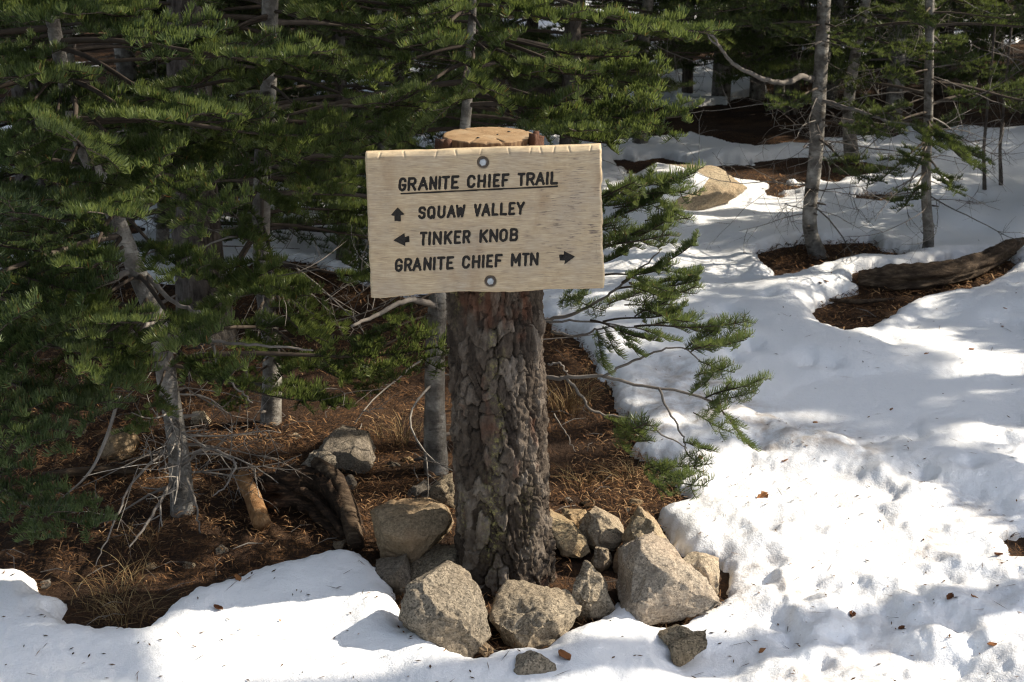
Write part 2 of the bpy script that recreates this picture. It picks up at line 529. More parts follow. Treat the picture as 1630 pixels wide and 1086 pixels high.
BARE_PX = [
    [(-420, 900), (0, 905), (50, 910), (62, 948), (110, 952), (88, 980), (130, 997), (185, 1005), (230, 1000), (268, 960), (310, 940), (380, 923), (430, 903),
     (490, 893), (530, 880), (585, 882), (612, 915), (640, 958), (646, 1000), (690, 1008), (735, 1042), (765, 1054), (790, 1040), (860, 1034), (895, 1000), (925, 990),
     (960, 988), (985, 955), (1010, 960), (1042, 995), (1075, 992), (1100, 985), (1140, 958), (1158, 940), (1162, 905), (1140, 884), (1100, 880), (1072, 868), (1058, 845), (1042, 815), (1055, 797), (1088, 788),
     (1078, 760), (1040, 722), (1012, 706), (1018, 680), (985, 642), (968, 622), (985, 603), (958, 590), (930, 540), (880, 505), (800, 480), (640, 460), (560, 440), (500, 415), (430, 400), (380, 422), (300, 445), (240, 440), (200, 405), (90, 395), (0, 425), (-120, 410), (-420, 400)],
    [(1200, 402), (1225, 390), (1262, 379), (1330, 379), (1390, 377), (1400, 391), (1462, 400), (1440, 411), (1392, 410), (1362, 411), (1300, 422), (1258, 436), (1228, 441), (1225, 425)],
    [(1355, 424), (1440, 425), (1540, 405), (1612, 402), (1624, 412), (1590, 438), (1530, 463), (1440, 480), (1420, 492), (1410, 505), (1380, 520), (1350, 528), (1312, 516), (1285, 492), (1325, 470), (1364, 456)],
    [(985, 250), (1060, 240), (1130, 258), (1200, 258), (1265, 268), (1240, 288), (1160, 286), (1100, 274), (1000, 278)],
    [(1215, 250), (1290, 247), (1370, 250), (1450, 262), (1400, 275), (1330, 290), (1240, 278)],
    [(1195, 297), (1240, 288), (1290, 288), (1285, 296), (1225, 302)],
    [(1205, 310), (1225, 304), (1262, 306), (1240, 316)],
    [(1336, 309), (1370, 300), (1430, 303), (1440, 316), (1400, 320), (1350, 315)],
    [(1515, 318), (1545, 315), (1570, 320), (1550, 328)],
    [(900, 165), (1080, 158), (1200, 165), (1280, 185), (1400, 198), (1500, 212), (1450, 220), (1380, 212), (1290, 228), (1200, 232), (1100, 212), (1010, 220), (900, 230)],
    [(1640, 835), (1600, 850), (1612, 880), (1650, 885)],
]
BARE = [poly_px(p, 0.03) for p in BARE_PX]
HOLES = [(1095, 1048, .05), (1225, 480, .05), (1192, 552, .06), (1168, 570, .035), (1340, 592, .04), (1400, 602, .06), (1595, 656, .07), (1060, 590, .06), (1222, 782, .04), (1300, 680, .06), (1470, 750, .06), (1548, 745, .04),
         (1265, 1018, .05), (1358, 967, .03), (1530, 998, .03), (1290, 930, .07), (1210, 905, .06), (1330, 880, .06), (1410, 840, .07), (1480, 900, .07), (1245, 985, .05), (1395, 1030, .06), (1500, 800, .06), (1210, 700, .07), (1320, 760, .06)]
_h = random.Random(17)
HOLES += [(_h.uniform(1120, 1640), _h.uniform(450, 1080), _h.uniform(.03, .085)) for _ in range(46)]
HOLE_W = [(*G(a, b, .05)[:2], r) for a, b, r in HOLES]
TRAIL = poly_px([(1040, 560), (1180, 600), (1300, 650), (1480, 730), (1640, 790), (1900, 1086), (1640, 1140), (1180, 1140), (1130, 900), (1040, 770), (990, 620)], .05)

def bare_sd(P):
    s = np.full(len(P), 3.0)
    for poly in BARE:
        lo, hi = poly.min(0)-0.8, poly.max(0)+0.8
        k = (P[:, 0] > lo[0]) & (P[:, 0] < hi[0]) & (P[:, 1] > lo[1]) & (P[:, 1] < hi[1])
        if k.any(): s[k] = np.minimum(s[k], sd_poly(P[k], poly))
    far = np.clip((P[:, 1]-9.5)/3, 0, 1)
    nf = fbm(P[:, 0]*0.75+2, P[:, 1]*0.6, oct=3, seed=31)
    s = np.where(far > 0, np.minimum(s, (nf-0.02)*1.6/np.maximum(far, 1e-3)), s)
    leftback = (P[:, 0] < 0.3) & (P[:, 1] > 5.4)
    s = np.where(leftback, np.minimum(s, (fbm(P[:, 0]*0.9, P[:, 1]*0.55, oct=3, seed=37)+0.02)*1.2), s)
    return s

def fan(ncol, nrow, ext_c, back):
    u = np.linspace(-1, 1, ncol)
    ex = np.array([1.12, 1.3, 1.6, 2.1, 3, 4.5, 7, 12, 20][:ext_c])
    u = np.concatenate([-ex[::-1], u, ex])
    y = np.concatenate([np.linspace(-30, 1.9, back), np.geomspace(2.2, 34, nrow), np.geomspace(37, 160, 10)])
    ye = np.maximum(y, 2.2)
    X = ye[:, None]*0.44*u[None]
    Y = np.broadcast_to(y[:, None], X.shape)
    r, c = X.shape
    i = np.arange(r-1)[:, None]*c+np.arange(c-1)[None]
    Q = np.stack([i, i+1, i+c+1, i+c], -1).reshape(-1, 4)
    return X.ravel().copy(), Y.ravel().copy(), Q

def build_terrain():
    X, Y, Q = fan(240, 320, 9, 10)
    near = np.exp(-np.clip(Y-5, 0, None)/3)
    Z = ground_h(X, Y)+near*(0.010*fbm(X*6, Y*6, oct=3, seed=3)+0.006*fbm(X*22, Y*22, oct=3, seed=4))
    me = mesh_np('ground', np.stack([X, Y, Z], 1), Q)
    me.materials.append(M_SOIL)
    tag(link('ground', me), 'bare forest soil covered in rusty fallen needles', None, None, 'structure')
    # snow
    X, Y, Q = fan(470, 640, 9, 10)
    P = np.stack([X, Y], 1)
    s = bare_sd(P)
    scale = np.clip(Y/3.2, 0.8, 3)
    s = s+0.022*fbm(X*9, Y*9, oct=4, seed=21)*scale+0.014*fbm(X*34, Y*34, oct=3, seed=22)+0.30*np.clip((Y-7.5)/2, 0, 1)*fbm(X*2.2, Y*1.6, oct=3, seed=39)
    T = 0.055+0.02*vn(X*1.3, Y*1.3, seed=23)
    tr = sstep(0.12, -0.18, sd_poly(P, TRAIL))
    t = np.clip(s/0.085, 0, 1)
    lip = np.sqrt(1-(1-t)**2)
    Z = ground_h(X, Y)+np.where(s > 0, T*lip, -0.03+np.clip(s, -0.3, 0)*0.8)
    on = sstep(0.0, 0.15, s)
    und = (0.022*vn(X*1.9, Y*1.9, seed=24)+0.014*vn(X*4.5, Y*4.0, seed=25)-.016*np.clip(vn(X*3.1, Y*2.6, seed=38)-.1, 0, 1))*np.where(X > .3, 1.5, 1.0)+0.004*fbm(X*12, Y*12, oct=3, seed=26)
    rough = 0.022*fbm(X*4.5, Y*4.5, oct=3, seed=27)+0.012*fbm(X*11, Y*11, oct=3, seed=28)+0.0022*fbm(X*55, Y*55, oct=2, seed=29)
    bump2 = np.clip(fbm(X*15, Y*15, oct=2, seed=34), 0.12, 1)*0.012*sstep(-.2, .4, vn(X*2, Y*2, seed=36))
    Z = Z+on*(und*0.9+tr*1.6*(rough+bump2)+0.0022*fbm(X*60, Y*60, oct=3, seed=30))
    # a raised lip along the left front drift and small steps beside the trail
    for hx, hy, hr in HOLE_W:
        d = np.sqrt((X-hx)**2+((Y-hy)*0.8)**2)/hr
        k = np.exp(-d**2*1.2)
        Z = Z-on*min(.044, .62*hr)*k*(0.7+0.5*fbm(X*20, Y*20, oct=2, seed=33))
    Z = np.where(s > .05, np.maximum(Z, ground_h(X, Y)+.024), Z)
    me = mesh_np('snow', np.stack([X, Y, Z], 1), Q)
    dirt = np.clip(tr*(0.35+0.95*sstep(-0.05, 0.4, fbm(X*3.4, Y*3.4, oct=3, seed=35)+0.1))+0.5*np.exp(-np.clip(s, 0, None)/0.035)*(s < 0.2), 0, 1)
    attr(me, 'dirt', dirt)
    me.materials.append(M_SNOW)
    tag(link('snow', me), 'patchy melting snow lying over the forest floor and trail', None, None, 'structure')

build_terrain()

def litter():
    """loose dry needles on the bare soil"""
    n = 130000
    yy = 2.3*np.exp(RNG.random(n)*np.log(8.0/2.3))
    xx = (RNG.random(n)*2-1)*0.46*yy
    P = np.stack([xx, yy], 1)
    s = bare_sd(P)
    dens = fbm(xx*2.6, yy*2.6, oct=3, seed=41)*1.3+0.55
    dens = dens*np.where((xx < -0.35) & (yy < 3.45), 0.55, 1.0)
    k = (s < 0.012) & (RNG.random(n) < dens)
    P = P[k]
    n = len(P)
    L = RNG.uniform(0.016, 0.046, n)*np.clip(P[:, 1]/4, 0.9, 1.6); W = RNG.uniform(0.0006, 0.0012, n)*np.clip(P[:, 1]/3, 0.9, 2.2)
    a = RNG.random(n)*np.pi*2
    tilt = RNG.normal(0, 0.22, n)
    z = ground_h(P[:, 0], P[:, 1])+0.006+RNG.random(n)*0.016
    d = np.stack([np.cos(a)*np.cos(tilt), np.sin(a)*np.cos(tilt), np.sin(tilt)], 1)
    p = np.stack([-np.sin(a), np.cos(a), np.zeros(n)], 1)
    c = np.stack([P[:, 0], P[:, 1], z], 1)
    bend = np.stack([np.zeros(n), np.zeros(n), RNG.uniform(0, .25, n)*L], 1)
    A = c-d*L[:, None]/2; B = c+d*L[:, None]/2
    w = p*W[:, None]
    mid = c+bend
    V = np.stack([A-w, A+w, mid-w, mid+w, B], 1).reshape(-1, 3)
    i = np.arange(n)[:, None]*5
    T = np.vstack([i+np.array([[0, 1, 3]]), i+np.array([[0, 3, 2]]), i+np.array([[2, 3, 4]])])
    me = mesh_np('needle_litter', V, T, False)
    v = np.clip(RNG.normal(0.5, 0.24, n)+0.25*fbm(P[:, 0]*3, P[:, 1]*3, oct=2, seed=44), 0, 1)
    attr(me, 'var', np.repeat(v, 5))
    me.materials.append(M_LITTER)
    tag(link('needle_litter', me), 'rusty dry needles scattered over the bare soil', None, None, 'stuff')

litter()

# ------------------------------------------------------------------ fir foliage
def needle_arrays(shoots, per_m, ln, wd, rng, segs=2, up=0.95, spread=0.62):
    """shoots: list of (p0, p1, age). returns V, T, var"""
    A0, A1, AG = [], [], []
    for p0, p1, age in shoots:
        age = age+rng.normal(0, .40)
        L = np.linalg.norm(p1-p0)
        m = max(2, int(per_m*L))
        t = (np.arange(m)+rng.random(m))/m
        A0.append(p0+(p1-p0)*t[:, None])
        A1.append(np.repeat(((p1-p0)/L)[None], m, 0))
        AG.append(np.stack([np.full(m, age), t], 1))
    B = np.vstack(A0); D = np.vstack(A1); AG = np.vstack(AG)
    n = len(B)
    Z = np.array([0, 0, 1.0])
    S = np.cross(D, Z); S /= np.linalg.norm(S, axis=1, keepdims=True)+1e-9
    U = np.cross(S, D)
    phi = rng.normal(0, spread, n)                      # swept from one side over the top to the other
    phi = np.clip(phi, -1.75, 1.75)
    fw = rng.uniform(0.25, 0.75, n)
    tipf = np.clip((AG[:, 1]-0.85)/0.15, 0, 1)
    fw = fw+tipf*0.9
    dr = D*fw[:, None]*.8+S*np.sin(phi)[:, None]*0.95+U*(np.cos(phi)*up+0.12)[:, None]
    dr /= np.linalg.norm(dr, axis=1, keepdims=True)
    dr2 = dr+Z*0.45+D*0.10
    dr2 /= np.linalg.norm(dr2, axis=1, keepdims=True)
    L = ln*rng.uniform(0.7, 1.15, n)*(1-0.25*tipf)
    W = np.cross(dr, rng.normal(0, 1, (n, 3))); W /= np.linalg.norm(W, axis=1, keepdims=True)+1e-9
    W *= (wd*0.5*rng.uniform(0.8, 1.2, n))[:, None]
    var = np.clip(0.38+0.10*rng.normal(0, 1, n)+AG[:, 0]*0.30+0.12*(AG[:, 1]-.5), 0.02, 0.93)
    var = np.where(rng.random(n) < 0.010, 1.5, var)
    if segs == 2:
        M = B+dr*(L*0.55)[:, None]; E = M+dr2*(L*0.45)[:, None]
        V = np.stack([B-W*0.8, B+W*0.8, M-W, M+W, E-W*0.35, E+W*0.35], 1).reshape(-1, 3)
        i = np.arange(n)[:, None]*6
        T = np.vstack([i+np.array([[0, 1, 3]]), i+np.array([[0, 3, 2]]), i+np.array([[2, 3, 5]]), i+np.array([[2, 5, 4]])])
        return V, T, np.repeat(var, 6)
    E = B+dr2*L[:, None]
    V = np.stack([B-W, B+W, E], 1).reshape(-1, 3)
    T = np.arange(n*3).reshape(-1, 3)
    return V, T, np.repeat(var, 3)

def branch_shape(seed, L, fs, width, gap=0.034, sub=True, droop=0.10, subgap=0.048):
    """axis along +X; returns wood polylines [(pts, r0, r1)], shoots"""
    g = np.random.default_rng(seed)
    n = 14
    t = np.linspace(0, 1, n)
    ax = np.stack([t*L, 0.05*L*np.sin(t*3+g.random()*6)*t, -droop*L*t**1.6+0.05*L*t**4+0.01*L*np.sin(t*7)], 1)
    wood = [(ax, 0.0075*(L/0.6)**0.8, 0.0018)]
    shoots = []
    def pa(s): return np.array([np.interp(s, t, ax[:, k]) for k in range(3)])
    def dirn(s):
        d = pa(min(1, s+0.04))-pa(max(0, s-0.04)); return d/np.linalg.norm(d)
    fl = L*(1-fs)
    m = max(4, int(fl/gap))
    for i in range(m):
        s0, s1 = fs+(1-fs)*i/m, fs+(1-fs)*(i+1)/m
        shoots.append((pa(s0), pa(s1), 0.15))
    for i in range(m):
        for side in (-1, 1):
            if g.random() < 0.12: continue
            s = fs+(1-fs)*(i+0.3+0.4*g.random())/m
            q = (s-fs)/(1-fs)
            l = width*(0.45+0.75*q)*(1-q)**0.55*g.uniform(0.7, 1.25)+0.028
            if q < 0.3: l *= g.uniform(0.6, 1.1)
            d = dirn(s); S = np.cross(np.array([0, 0, 1.0]), d); S /= np.linalg.norm(S)
            ang = math.radians(g.uniform(42, 66))
            e = d*math.cos(ang)+S*side*math.sin(ang)+np.array([0, 0, g.normal(0.05, 0.20)])
            e /= np.linalg.norm(e)
            p0 = pa(s); pm = p0+e*l*0.5; e2 = e+d*0.35+np.array([0, 0, g.normal(0, 0.12)]); e2 /= np.linalg.norm(e2)
            p1 = pm+e2*l*0.5
            st = 0.25 if q < 0.35 and l > 0.09 else 0.0
            wood.append((np.array([p0, pm, p1]), 0.0022, 0.0011))
            shoots.append((p0+(pm-p0)*st, pm, 0.1)); shoots.append((pm, p1, 0.65))
            if sub and l > 0.075:
                for f in np.arange(0.32, 0.95, subgap/l):
                    for sd in (-1, 1):
                        if g.random() < 0.2: continue
                        b = p0+(pm-p0)*min(1, f*2) if f < .5 else pm+(p1-pm)*(f*2-1)
                        S2 = np.cross(np.array([0, 0, 1.0]), e); S2 /= np.linalg.norm(S2)
                        a2 = math.radians(g.uniform(40, 60))
                        e3 = e*math.cos(a2)+S2*sd*math.sin(a2)+np.array([0, 0, g.normal(0.03, 0.1)])
                        l2 = l*0.42*(1-f*0.55)*g.uniform(0.7, 1.2)+0.012
                        wood.append((np.array([b, b+e3*l2*0.9]), 0.0012, 0.0008))
                        shoots.append((b, b+e3*l2, 0.75))
    return wood, shoots

def wood_mesh(name, wood, k=5):
    mb = MB()
    for pts, r0, r1 in wood:
        n = len(pts)
        mb.tube(pts, np.linspace(r0, r1, n), k if n > 5 else 4, a=rnd.random()*0.5, cap=False)
    return mb.mesh(name, True, M_TWIG)

TPL = {}
def make_templates():
    spec = []
    for i, (L, fs, w) in enumerate([(0.40, .45, .10), (0.55, .52, .12), (0.70, .58, .14), (0.70, .52, .15), (0.90, .62, .16), (0.90, .58, .15), (1.15, .66, .17)]):
        spec.append(('near', i, L, fs, w, 1150, .0225, .0021))
    for i, (L, fs, w) in enumerate([(0.22, .06, .07), (0.28, .08, .085), (0.34, .10, .09), (0.20, .05, .05)]):
        spec.append(('spray', i, L, fs, w, 800, .028, .0020))
    for i, (L, fs, w) in enumerate([(0.60, .35, .16), (0.85, .35, .20), (1.1, .38, .24), (0.85, .45, .18)]):
        spec.append(('mid', i, L, fs, w, 480, .029, .0036))
    for lod, i, L, fs, w, per, ln, wd in spec:
        wood, sh = branch_shape(100+i*7+len(lod)*31, L, fs, w, 0.050 if lod != 'spray' else 0.040, True, 0.10)
        V, T, var = needle_arrays(sh, per, ln, wd, np.random.default_rng(i+5), 2 if lod != 'mid' else 1, spread=1.1 if lod == 'spray' else .62, up=.7 if lod == 'spray' else .95)
        me = mesh_np('needles_'+lod, V, T, False)
        attr(me, 'var', var)
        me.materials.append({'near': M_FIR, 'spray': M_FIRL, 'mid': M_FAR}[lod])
        me2 = me.copy(); me2.materials.clear(); me2.materials.append(M_FIRB if lod != 'mid' else M_FAR)
        TPL.setdefault(lod, []).append((L, wood_mesh('branch_'+lod, wood), me, me2))
make_templates()

def orient(d, roll=0.0):
    x = Vector(d).normalized()
    z = Vector((0, 0, 1))-x*x.z
    z = z.normalized() if z.length > 1e-3 else Vector((0, 1, 0))
    y = z.cross(x)
    m = Matrix((x, y, z)).transposed().to_4x4()
    return m @ Matrix.Rotation(roll, 4, 'X')

def put_branch(root, base, tip, lod, bluish=False, roll=None, g=rnd):
    d = Vector(tip)-Vector(base)
    L = d.length
    c = sorted(TPL[lod], key=lambda q: abs(math.log(q[0]/L))+g.random()*0.35)[0]
    s = min(1.12, max(0.6, L/c[0]))
    # the shape sags by droop*L: aim higher so that the end lands on the tip
    d = d.normalized()+Vector((0, 0, 0.05))
    m = orient(d, g.uniform(-.6, .6) if roll is None else roll)
    b = link('branch', c[1], root)
    b.matrix_local = Matrix.Translation(Vector(base)-root.location) @ m @ Matrix.Scale(s, 4)
    nd = link('needles', c[3] if bluish else c[2], b)
    return b

def dead_branch(mb, p, d, L, r, g, depth=2, sag=0.5):
    n = max(5, int(L/0.05))
    pts = [Vector(p)]
    d = Vector(d).normalized()
    st = L/n
    curl = Vector((g.gauss(0, 1), g.gauss(0, 1), g.gauss(0, .6)))*0.10
    for i in range(n):
        d = (d+Vector((g.gauss(0, .10), g.gauss(0, .10), g.gauss(0, .10)-sag*st*1.2))+curl).normalized()
        pts.append(pts[-1]+d*st)
    mb.tube(pts, np.linspace(r, r*0.35, n+1), 5 if r > .003 else 4, a=g.uniform(.1, .6), cap=False)
    if depth > 0:
        k = g.randint(2, 5)
        for _ in range(k):
            i = g.randint(1, n-1)
            dd = (pts[i+1]-pts[i]).normalized() if i < n else d
            s = dd.cross(Vector((g.gauss(0, 1), g.gauss(0, 1), g.gauss(0, 1)))).normalized()
            dead_branch(mb, pts[i], dd*0.6+s, L*g.uniform(.25, .5), r*0.5, g, depth-1, sag)

def trunk_mesh(name, pts, radii, mat, seed, bump=.10, n=70, k=14):
    P = spline(pts, n)
    R = np.interp(np.linspace(0, 1, n), np.linspace(0, 1, len(radii)), radii)
    mb = MB()
    mb.tube(P, R, k, 0.5, bump=bump, seed=seed)
    return mb.mesh(name, True, mat), P, R

def crown_arrays(seed, z0, z1, n, rmax, per=95, gaps=None, origin=(0, 0, 0), ln=.05, wd=.009, shape=0.8):
    """whorled crown of coarse sprays, used above the part of a tree one sees closely and for the far rows"""
    g = np.random.default_rng(seed)
    Vs, Ts, As, W = [], [], [], []
    off = 0
    for i in range(n):
        q = (i+g.random())/n
        z = z0+(z1-z0)*q
        L = max(0.15, rmax*(1-q)**shape*g.uniform(.65, 1.15))
        az = i*2.399963+g.normal(0, .4)
        base = np.array([0, 0, z])
        d = np.array([math.cos(az), math.sin(az), g.uniform(-.25, .15)+0.35*q])
        d /= np.linalg.norm(d)
        if gaps is not None:
            if gaps([base+d*L*f+np.array(origin) for f in (.3, .5, .75, 1.0)]): continue
        wood, sh = branch_shape(int(g.integers(1e6)), L, 0.25, 0.32*L**0.6, 0.10, L > .5, 0.12)
        V, T, a = needle_arrays(sh, per, ln, wd, g, 1)
        x = d; zz = np.array([0, 0, 1.0])-x*x[2]; zz /= np.linalg.norm(zz); yy = np.cross(zz, x)
        R = np.stack([x, yy, zz], 1)
        V = V@R.T+base
        Vs.append(V); Ts.append(T+off); As.append(a); off += len(V)
        W.append((wood[0][0]@R.T+base, 0.009*L**.5, .002))
    return np.vstack(Vs), np.vstack(Ts), np.concatenate(As), W

def crown_mesh(*a, **k):
    V, T, A, W = crown_arrays(*a, **k)
    me = mesh_np('crown', V, T, False)
    attr(me, 'var', A)
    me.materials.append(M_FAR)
    return me, W

UPPER = [crown_mesh(300+i, 0, 4.2, 72, 1.05)[0] for i in range(3)]     # unit tops, z from 0

# --- light gaps: where the photographed sun patches lie, in sun-projected ground coordinates
def sproj(P):
    P = np.asarray(P, float)
    k = P[..., 2]/SUN.z
    return np.stack([P[..., 0]-SUN.x*k, P[..., 1]-SUN.y*k], -1)

LIT = [poly_px(p, 0.05) for p in [
    [(1030, 780), (1180, 755), (1350, 770), (1500, 810), (1640, 860), (1640, 930), (1450, 960), (1300, 960), (1180, 1010), (1050, 1040), (960, 1000), (985, 900), (890, 830), (960, 780)],
    [(330, 1110), (430, 1050), (590, 995), (650, 970), (700, 1010), (800, 1060), (760, 1110)],
    [(960, 1010), (1180, 1000), (1330, 1010), (1450, 1040), (1500, 1110), (940, 1110)],
    [(885, 660), (970, 670), (1060, 740), (1060, 775), (885, 775)],
    [(450, 690), (600, 640), (700, 620), (700, 750), (560, 715), (430, 712)],
    [(1080, 425), (1280, 425), (1330, 455), (1180, 470), (1090, 455)],
    [(1000, 275), (1200, 275), (1230, 320), (1130, 345), (1010, 330)],
    [(1430, 570), (1580, 560), (1630, 600), (1500, 620)],
    [(1540, 690), (1640, 700), (1640, 745), (1560, 740)],
    [(980, 118), (1270, 118), (1270, 160), (980, 160)],
    [(80, 66), (195, 66), (195, 118), (80, 118)],
]]

def lit_gap(pts):
    """True when the spray would throw shade on one of the sunny spots"""
    p = sproj(np.asarray(pts))
    for q in LIT:
        if (sd_poly(p, q) < 0.10).any(): return True
    if LIT_TIPS:
        T = np.array(LIT_TIPS)
        if (np.linalg.norm(T[:, None]-p[None], axis=2) < .17).any(): return True
    return False

# ------------------------------------------------------------------ near trees
LIT_TIPS = []
def zone_blocked(P):
    """keeps random branches of the near trees off the sign and its post"""
    x, y = pix(P)
    if P[1] < 3.12 and 470 < x < 1010 and 130 < y < 1100: return True
    for x0, y0, x1, y1 in ((85, 50, 205, 125), (215, 395, 300, 490), (340, 370, 430, 445), (0, 140, 40, 180)):   # gaps in the boughs with snow beyond
        if x0-25 < x < x1+25 and y0-10 < y < y1+25: return True
    return False

def near_tree(name, label, px_path, Y, r_px, mat, height, seed, tips=(), fill=0, zlo=.75, zhi=1.8, rlen=(.5, .95), lod='near',
              bluish=False, dead=0, dead_z=(.1, .7), upper=True, group='young firs round the sign', cat='fir tree', dead_len=(.25, .6), face=None, upper_s=1.0, n_tr=70):
    g = random.Random(seed)
    pts = [at(x, y, Y) for x, y in px_path]
    b = pts[0]
    gz = float(ground_h(b.x, b.y))
    pts[0] = Vector((b.x, b.y, gz-0.06))
    rr = [r/F_PX*(p.y*CP+(CAM_Z-p.z)*SP) for r, p in zip(r_px, pts)]
    top = pts[-1]
    d = (pts[-1]-pts[-2]).normalized()*0.3+Vector((0, 0, 1))
    while top.z < height:
        top = top+d.normalized()*0.6
        pts.append(top); rr.append(max(.006, rr[-1]*(1-0.6/(height-top.z+1.2))))
    rr[0] *= 1.25
    root = empty(name, (pts[0].x, pts[0].y, gz))
    tag(root, label, cat, group)
    O = root.location
    me, P, R = trunk_mesh('trunk', [p-O for p in pts], rr, mat, seed, n=n_tr)
    link('trunk', me, root)
    if height > 3 or name == 'fir_tree':
        for _ in range(9):                                # snapped-off dead limbs
            i = int(g.uniform(.04, .42)*len(P)); az = g.uniform(0, 6.28)
            q = Vector(P[i]); dv = Vector((math.cos(az), math.sin(az), g.uniform(-.2, .4))).normalized(); r0 = R[i]
            mb = MB(); l = g.uniform(.012, .05)
            mb.tube([q+dv*r0*.7, q+dv*(r0+l*.4), q+dv*(r0+l)], [r0*g.uniform(.18, .34), r0*.17, r0*.10], 7, g.uniform(0, .5), bump=.2, seed=seed+i)
            link('branch_stub', mb.mesh('branch_stub', True, M_DEAD), root)
    def axis(z):
        zz = P[:, 2]+O.z
        i = int(np.clip(np.searchsorted(zz, z), 1, len(zz)-1))
        f = (z-zz[i-1])/(zz[i]-zz[i-1]+1e-9)
        q = P[i-1]+(P[i]-P[i-1])*f
        return Vector(q)+O
    for tpx, tpy, tY in tips:
        T = at(tpx, tpy, tY)
        if g.random() < .62: LIT_TIPS.append(sproj(np.array(T)))
        h = math.hypot(T.x-axis(T.z).x, T.y-axis(T.z).y)
        B = axis(max(gz+.15, T.z+0.10*h+g.uniform(-.03, .06)))
        put_branch(root, B, T, lod, bluish, g=g)
    k = tries = 0
    while k < fill and tries < fill*8:
        tries += 1
        z = g.uniform(zlo, zhi)
        az = g.uniform(0, 2*math.pi) if face is None else g.uniform(*face)
        L = g.uniform(*rlen)
        B = axis(z)
        T = B+Vector((math.cos(az), math.sin(az), g.uniform(-.22, .08)))*L
        M = B+(T-B)*0.7
        if zone_blocked(T) or zone_blocked(M): continue
        if T.y < 2.2: continue
        put_branch(root, B, T, lod, bluish and g.random() < .7, g=g)
        k += 1
    if dead:
        for i in range(dead):
            mb = MB()
            z = g.uniform(*dead_z)
            az = g.uniform(0, 2*math.pi)
            dead_branch(mb, axis(gz+z)-O, (math.cos(az), math.sin(az), g.uniform(-.3, .2)), g.uniform(*dead_len), g.uniform(.0018, .004), g)
            link('dead_branch', mb.mesh('dead_branch', True, M_DEAD), root)
    if upper:
        zt = max(zhi-.1, 1.5)
        for j in range(max(1, int((height-zt)/3.6))):
            u = link('crown', UPPER[(seed+j) % 3], root)
            sc = (height-zt)/4.2*upper_s
            a = axis(zt)
            u.location = a-O
            u.rotation_euler = (0, 0, g.random()*6)
            u.scale = (sc, sc, (height-zt)/4.2)
    return root, axis

def traced(root, px_pts, Ys, r0, r1, name='branch', n=None, mat=None, wob=0.004):
    pts = [at(x, y, Y)-root.location for (x, y), Y in zip(px_pts, Ys)]
    n = n or max(8, len(pts)*6)
    P = spline(pts, n)
    P = P+wob*np.stack([vn(np.arange(n)*.7, np.full(n, k*3.3), seed=len(px_pts)+k) for k in range(3)], 1)
    mb = MB()
    mb.tube(P, np.linspace(r0, r1, n), 7, a=.35)
    return link(name, mb.mesh(name, True, mat or M_DEAD), root)

# out of frame on the left: its branches reach into the picture
near_tree('fir_tree', 'fir whose trunk is cut off by the left edge, only its branches reach in', [(-150, 800), (-175, 500), (-190, 200), (-200, 0), (-205, -90)], 3.3, [17, 16, 14, 12, 11], M_FBARK, 5.0, 3,
          tips=[(95, 25, 3.0), (85, 88, 3.1), (60, 592, 2.9), (155, 668, 2.9), (78, 705, 2.8), (165, 568, 3.1), (150, 130, 3.2), (70, 330, 3.0), (140, 852, 2.78), (30, 470, 3.0), (110, 405, 3.2)],
          fill=30, zlo=.5, zhi=1.75, upper_s=1.1, bluish=True, face=(-1.2, 1.2))
fir1, ax1 = near_tree('fir_tree', 'crooked pale grey young fir with bare dead twigs round its foot', [(293, 838), (284, 720), (268, 620), (250, 515), (213, 420), (165, 300), (125, 215), (97, 100), (78, 0), (62, -90)], 3.37,
          [17, 16, 16, 16, 15, 13, 12, 11, 11, 10], M_FBARK, 4.6, 4,
          tips=[(215, 28, 3.0), (30, 130, 2.9), (252, 268, 2.92), (72, 262, 2.9), (108, 300, 2.9), (238, 302, 2.95), (198, 348, 2.8), (372, 335, 2.92), (328, 552, 2.88), (178, 622, 2.85), (60, 545, 3.0),
                (140, 432, 2.9), (312, 442, 3.0), (20, 200, 2.95), (300, 200, 2.9), (120, 520, 2.9), (170, 250, 2.75), (255, 655, 3.1), (110, 640, 3.0), (200, 690, 3.1), (60, 600, 3.1), (340, 610, 3.1), (90, 480, 3.0)],
          fill=36, zlo=.42, zhi=1.7, upper_s=1.1, rlen=(.35, .75), dead=10, dead_z=(.05, .6), bluish=False, dead_len=(.2, .45))
fir2, ax2 = near_tree('fir_tree', 'straight slender grey fir between the crooked fir and the sign', [(430, 694), (432, 560), (417, 420), (418, 260), (428, 130), (430, 0), (432, -90)], 4.0, [14, 14, 14, 14, 13, 13, 12], M_FBARK, 5.5, 5,
          tips=[(292, 142, 3.4), (408, 140, 3.5), (255, 92, 3.5), (322, 72, 3.6), (452, 252, 3.45), (300, 262, 3.5), (542, 312, 3.5), (462, 345, 3.6), (320, 518, 3.42), (472, 482, 3.5), (525, 200, 3.7), (542, 20, 3.5),
                (560, 610, 3.7), (482, 645, 3.75), (505, 545, 3.6), (535, 650, 3.65), (455, 600, 3.6), (378, 610, 3.75), (352, 650, 3.75), (300, 600, 3.7), (500, 590, 3.8), (395, 560, 3.6), (384, 402, 3.5), (500, 120, 3.5), (360, 470, 3.45), (420, 470, 3.35)],
          fill=36, zlo=.5, zhi=1.75, upper_s=1.1, rlen=(.35, .8), dead=12, dead_z=(.15, .75))
near_tree('fir_tree', 'thick dark fir trunk deep in shade behind the crooked young fir', [(332, 560), (316, 400), (302, 200), (300, 0), (300, -60)], 4.9, [40, 38, 36, 34, 34], M_DBARK, 8.5, 6,
          fill=44, zlo=.5, zhi=1.6, rlen=(.6, 1.2), lod='mid', dead=10, dead_z=(.3, 1.1), dead_len=(.4, .9))
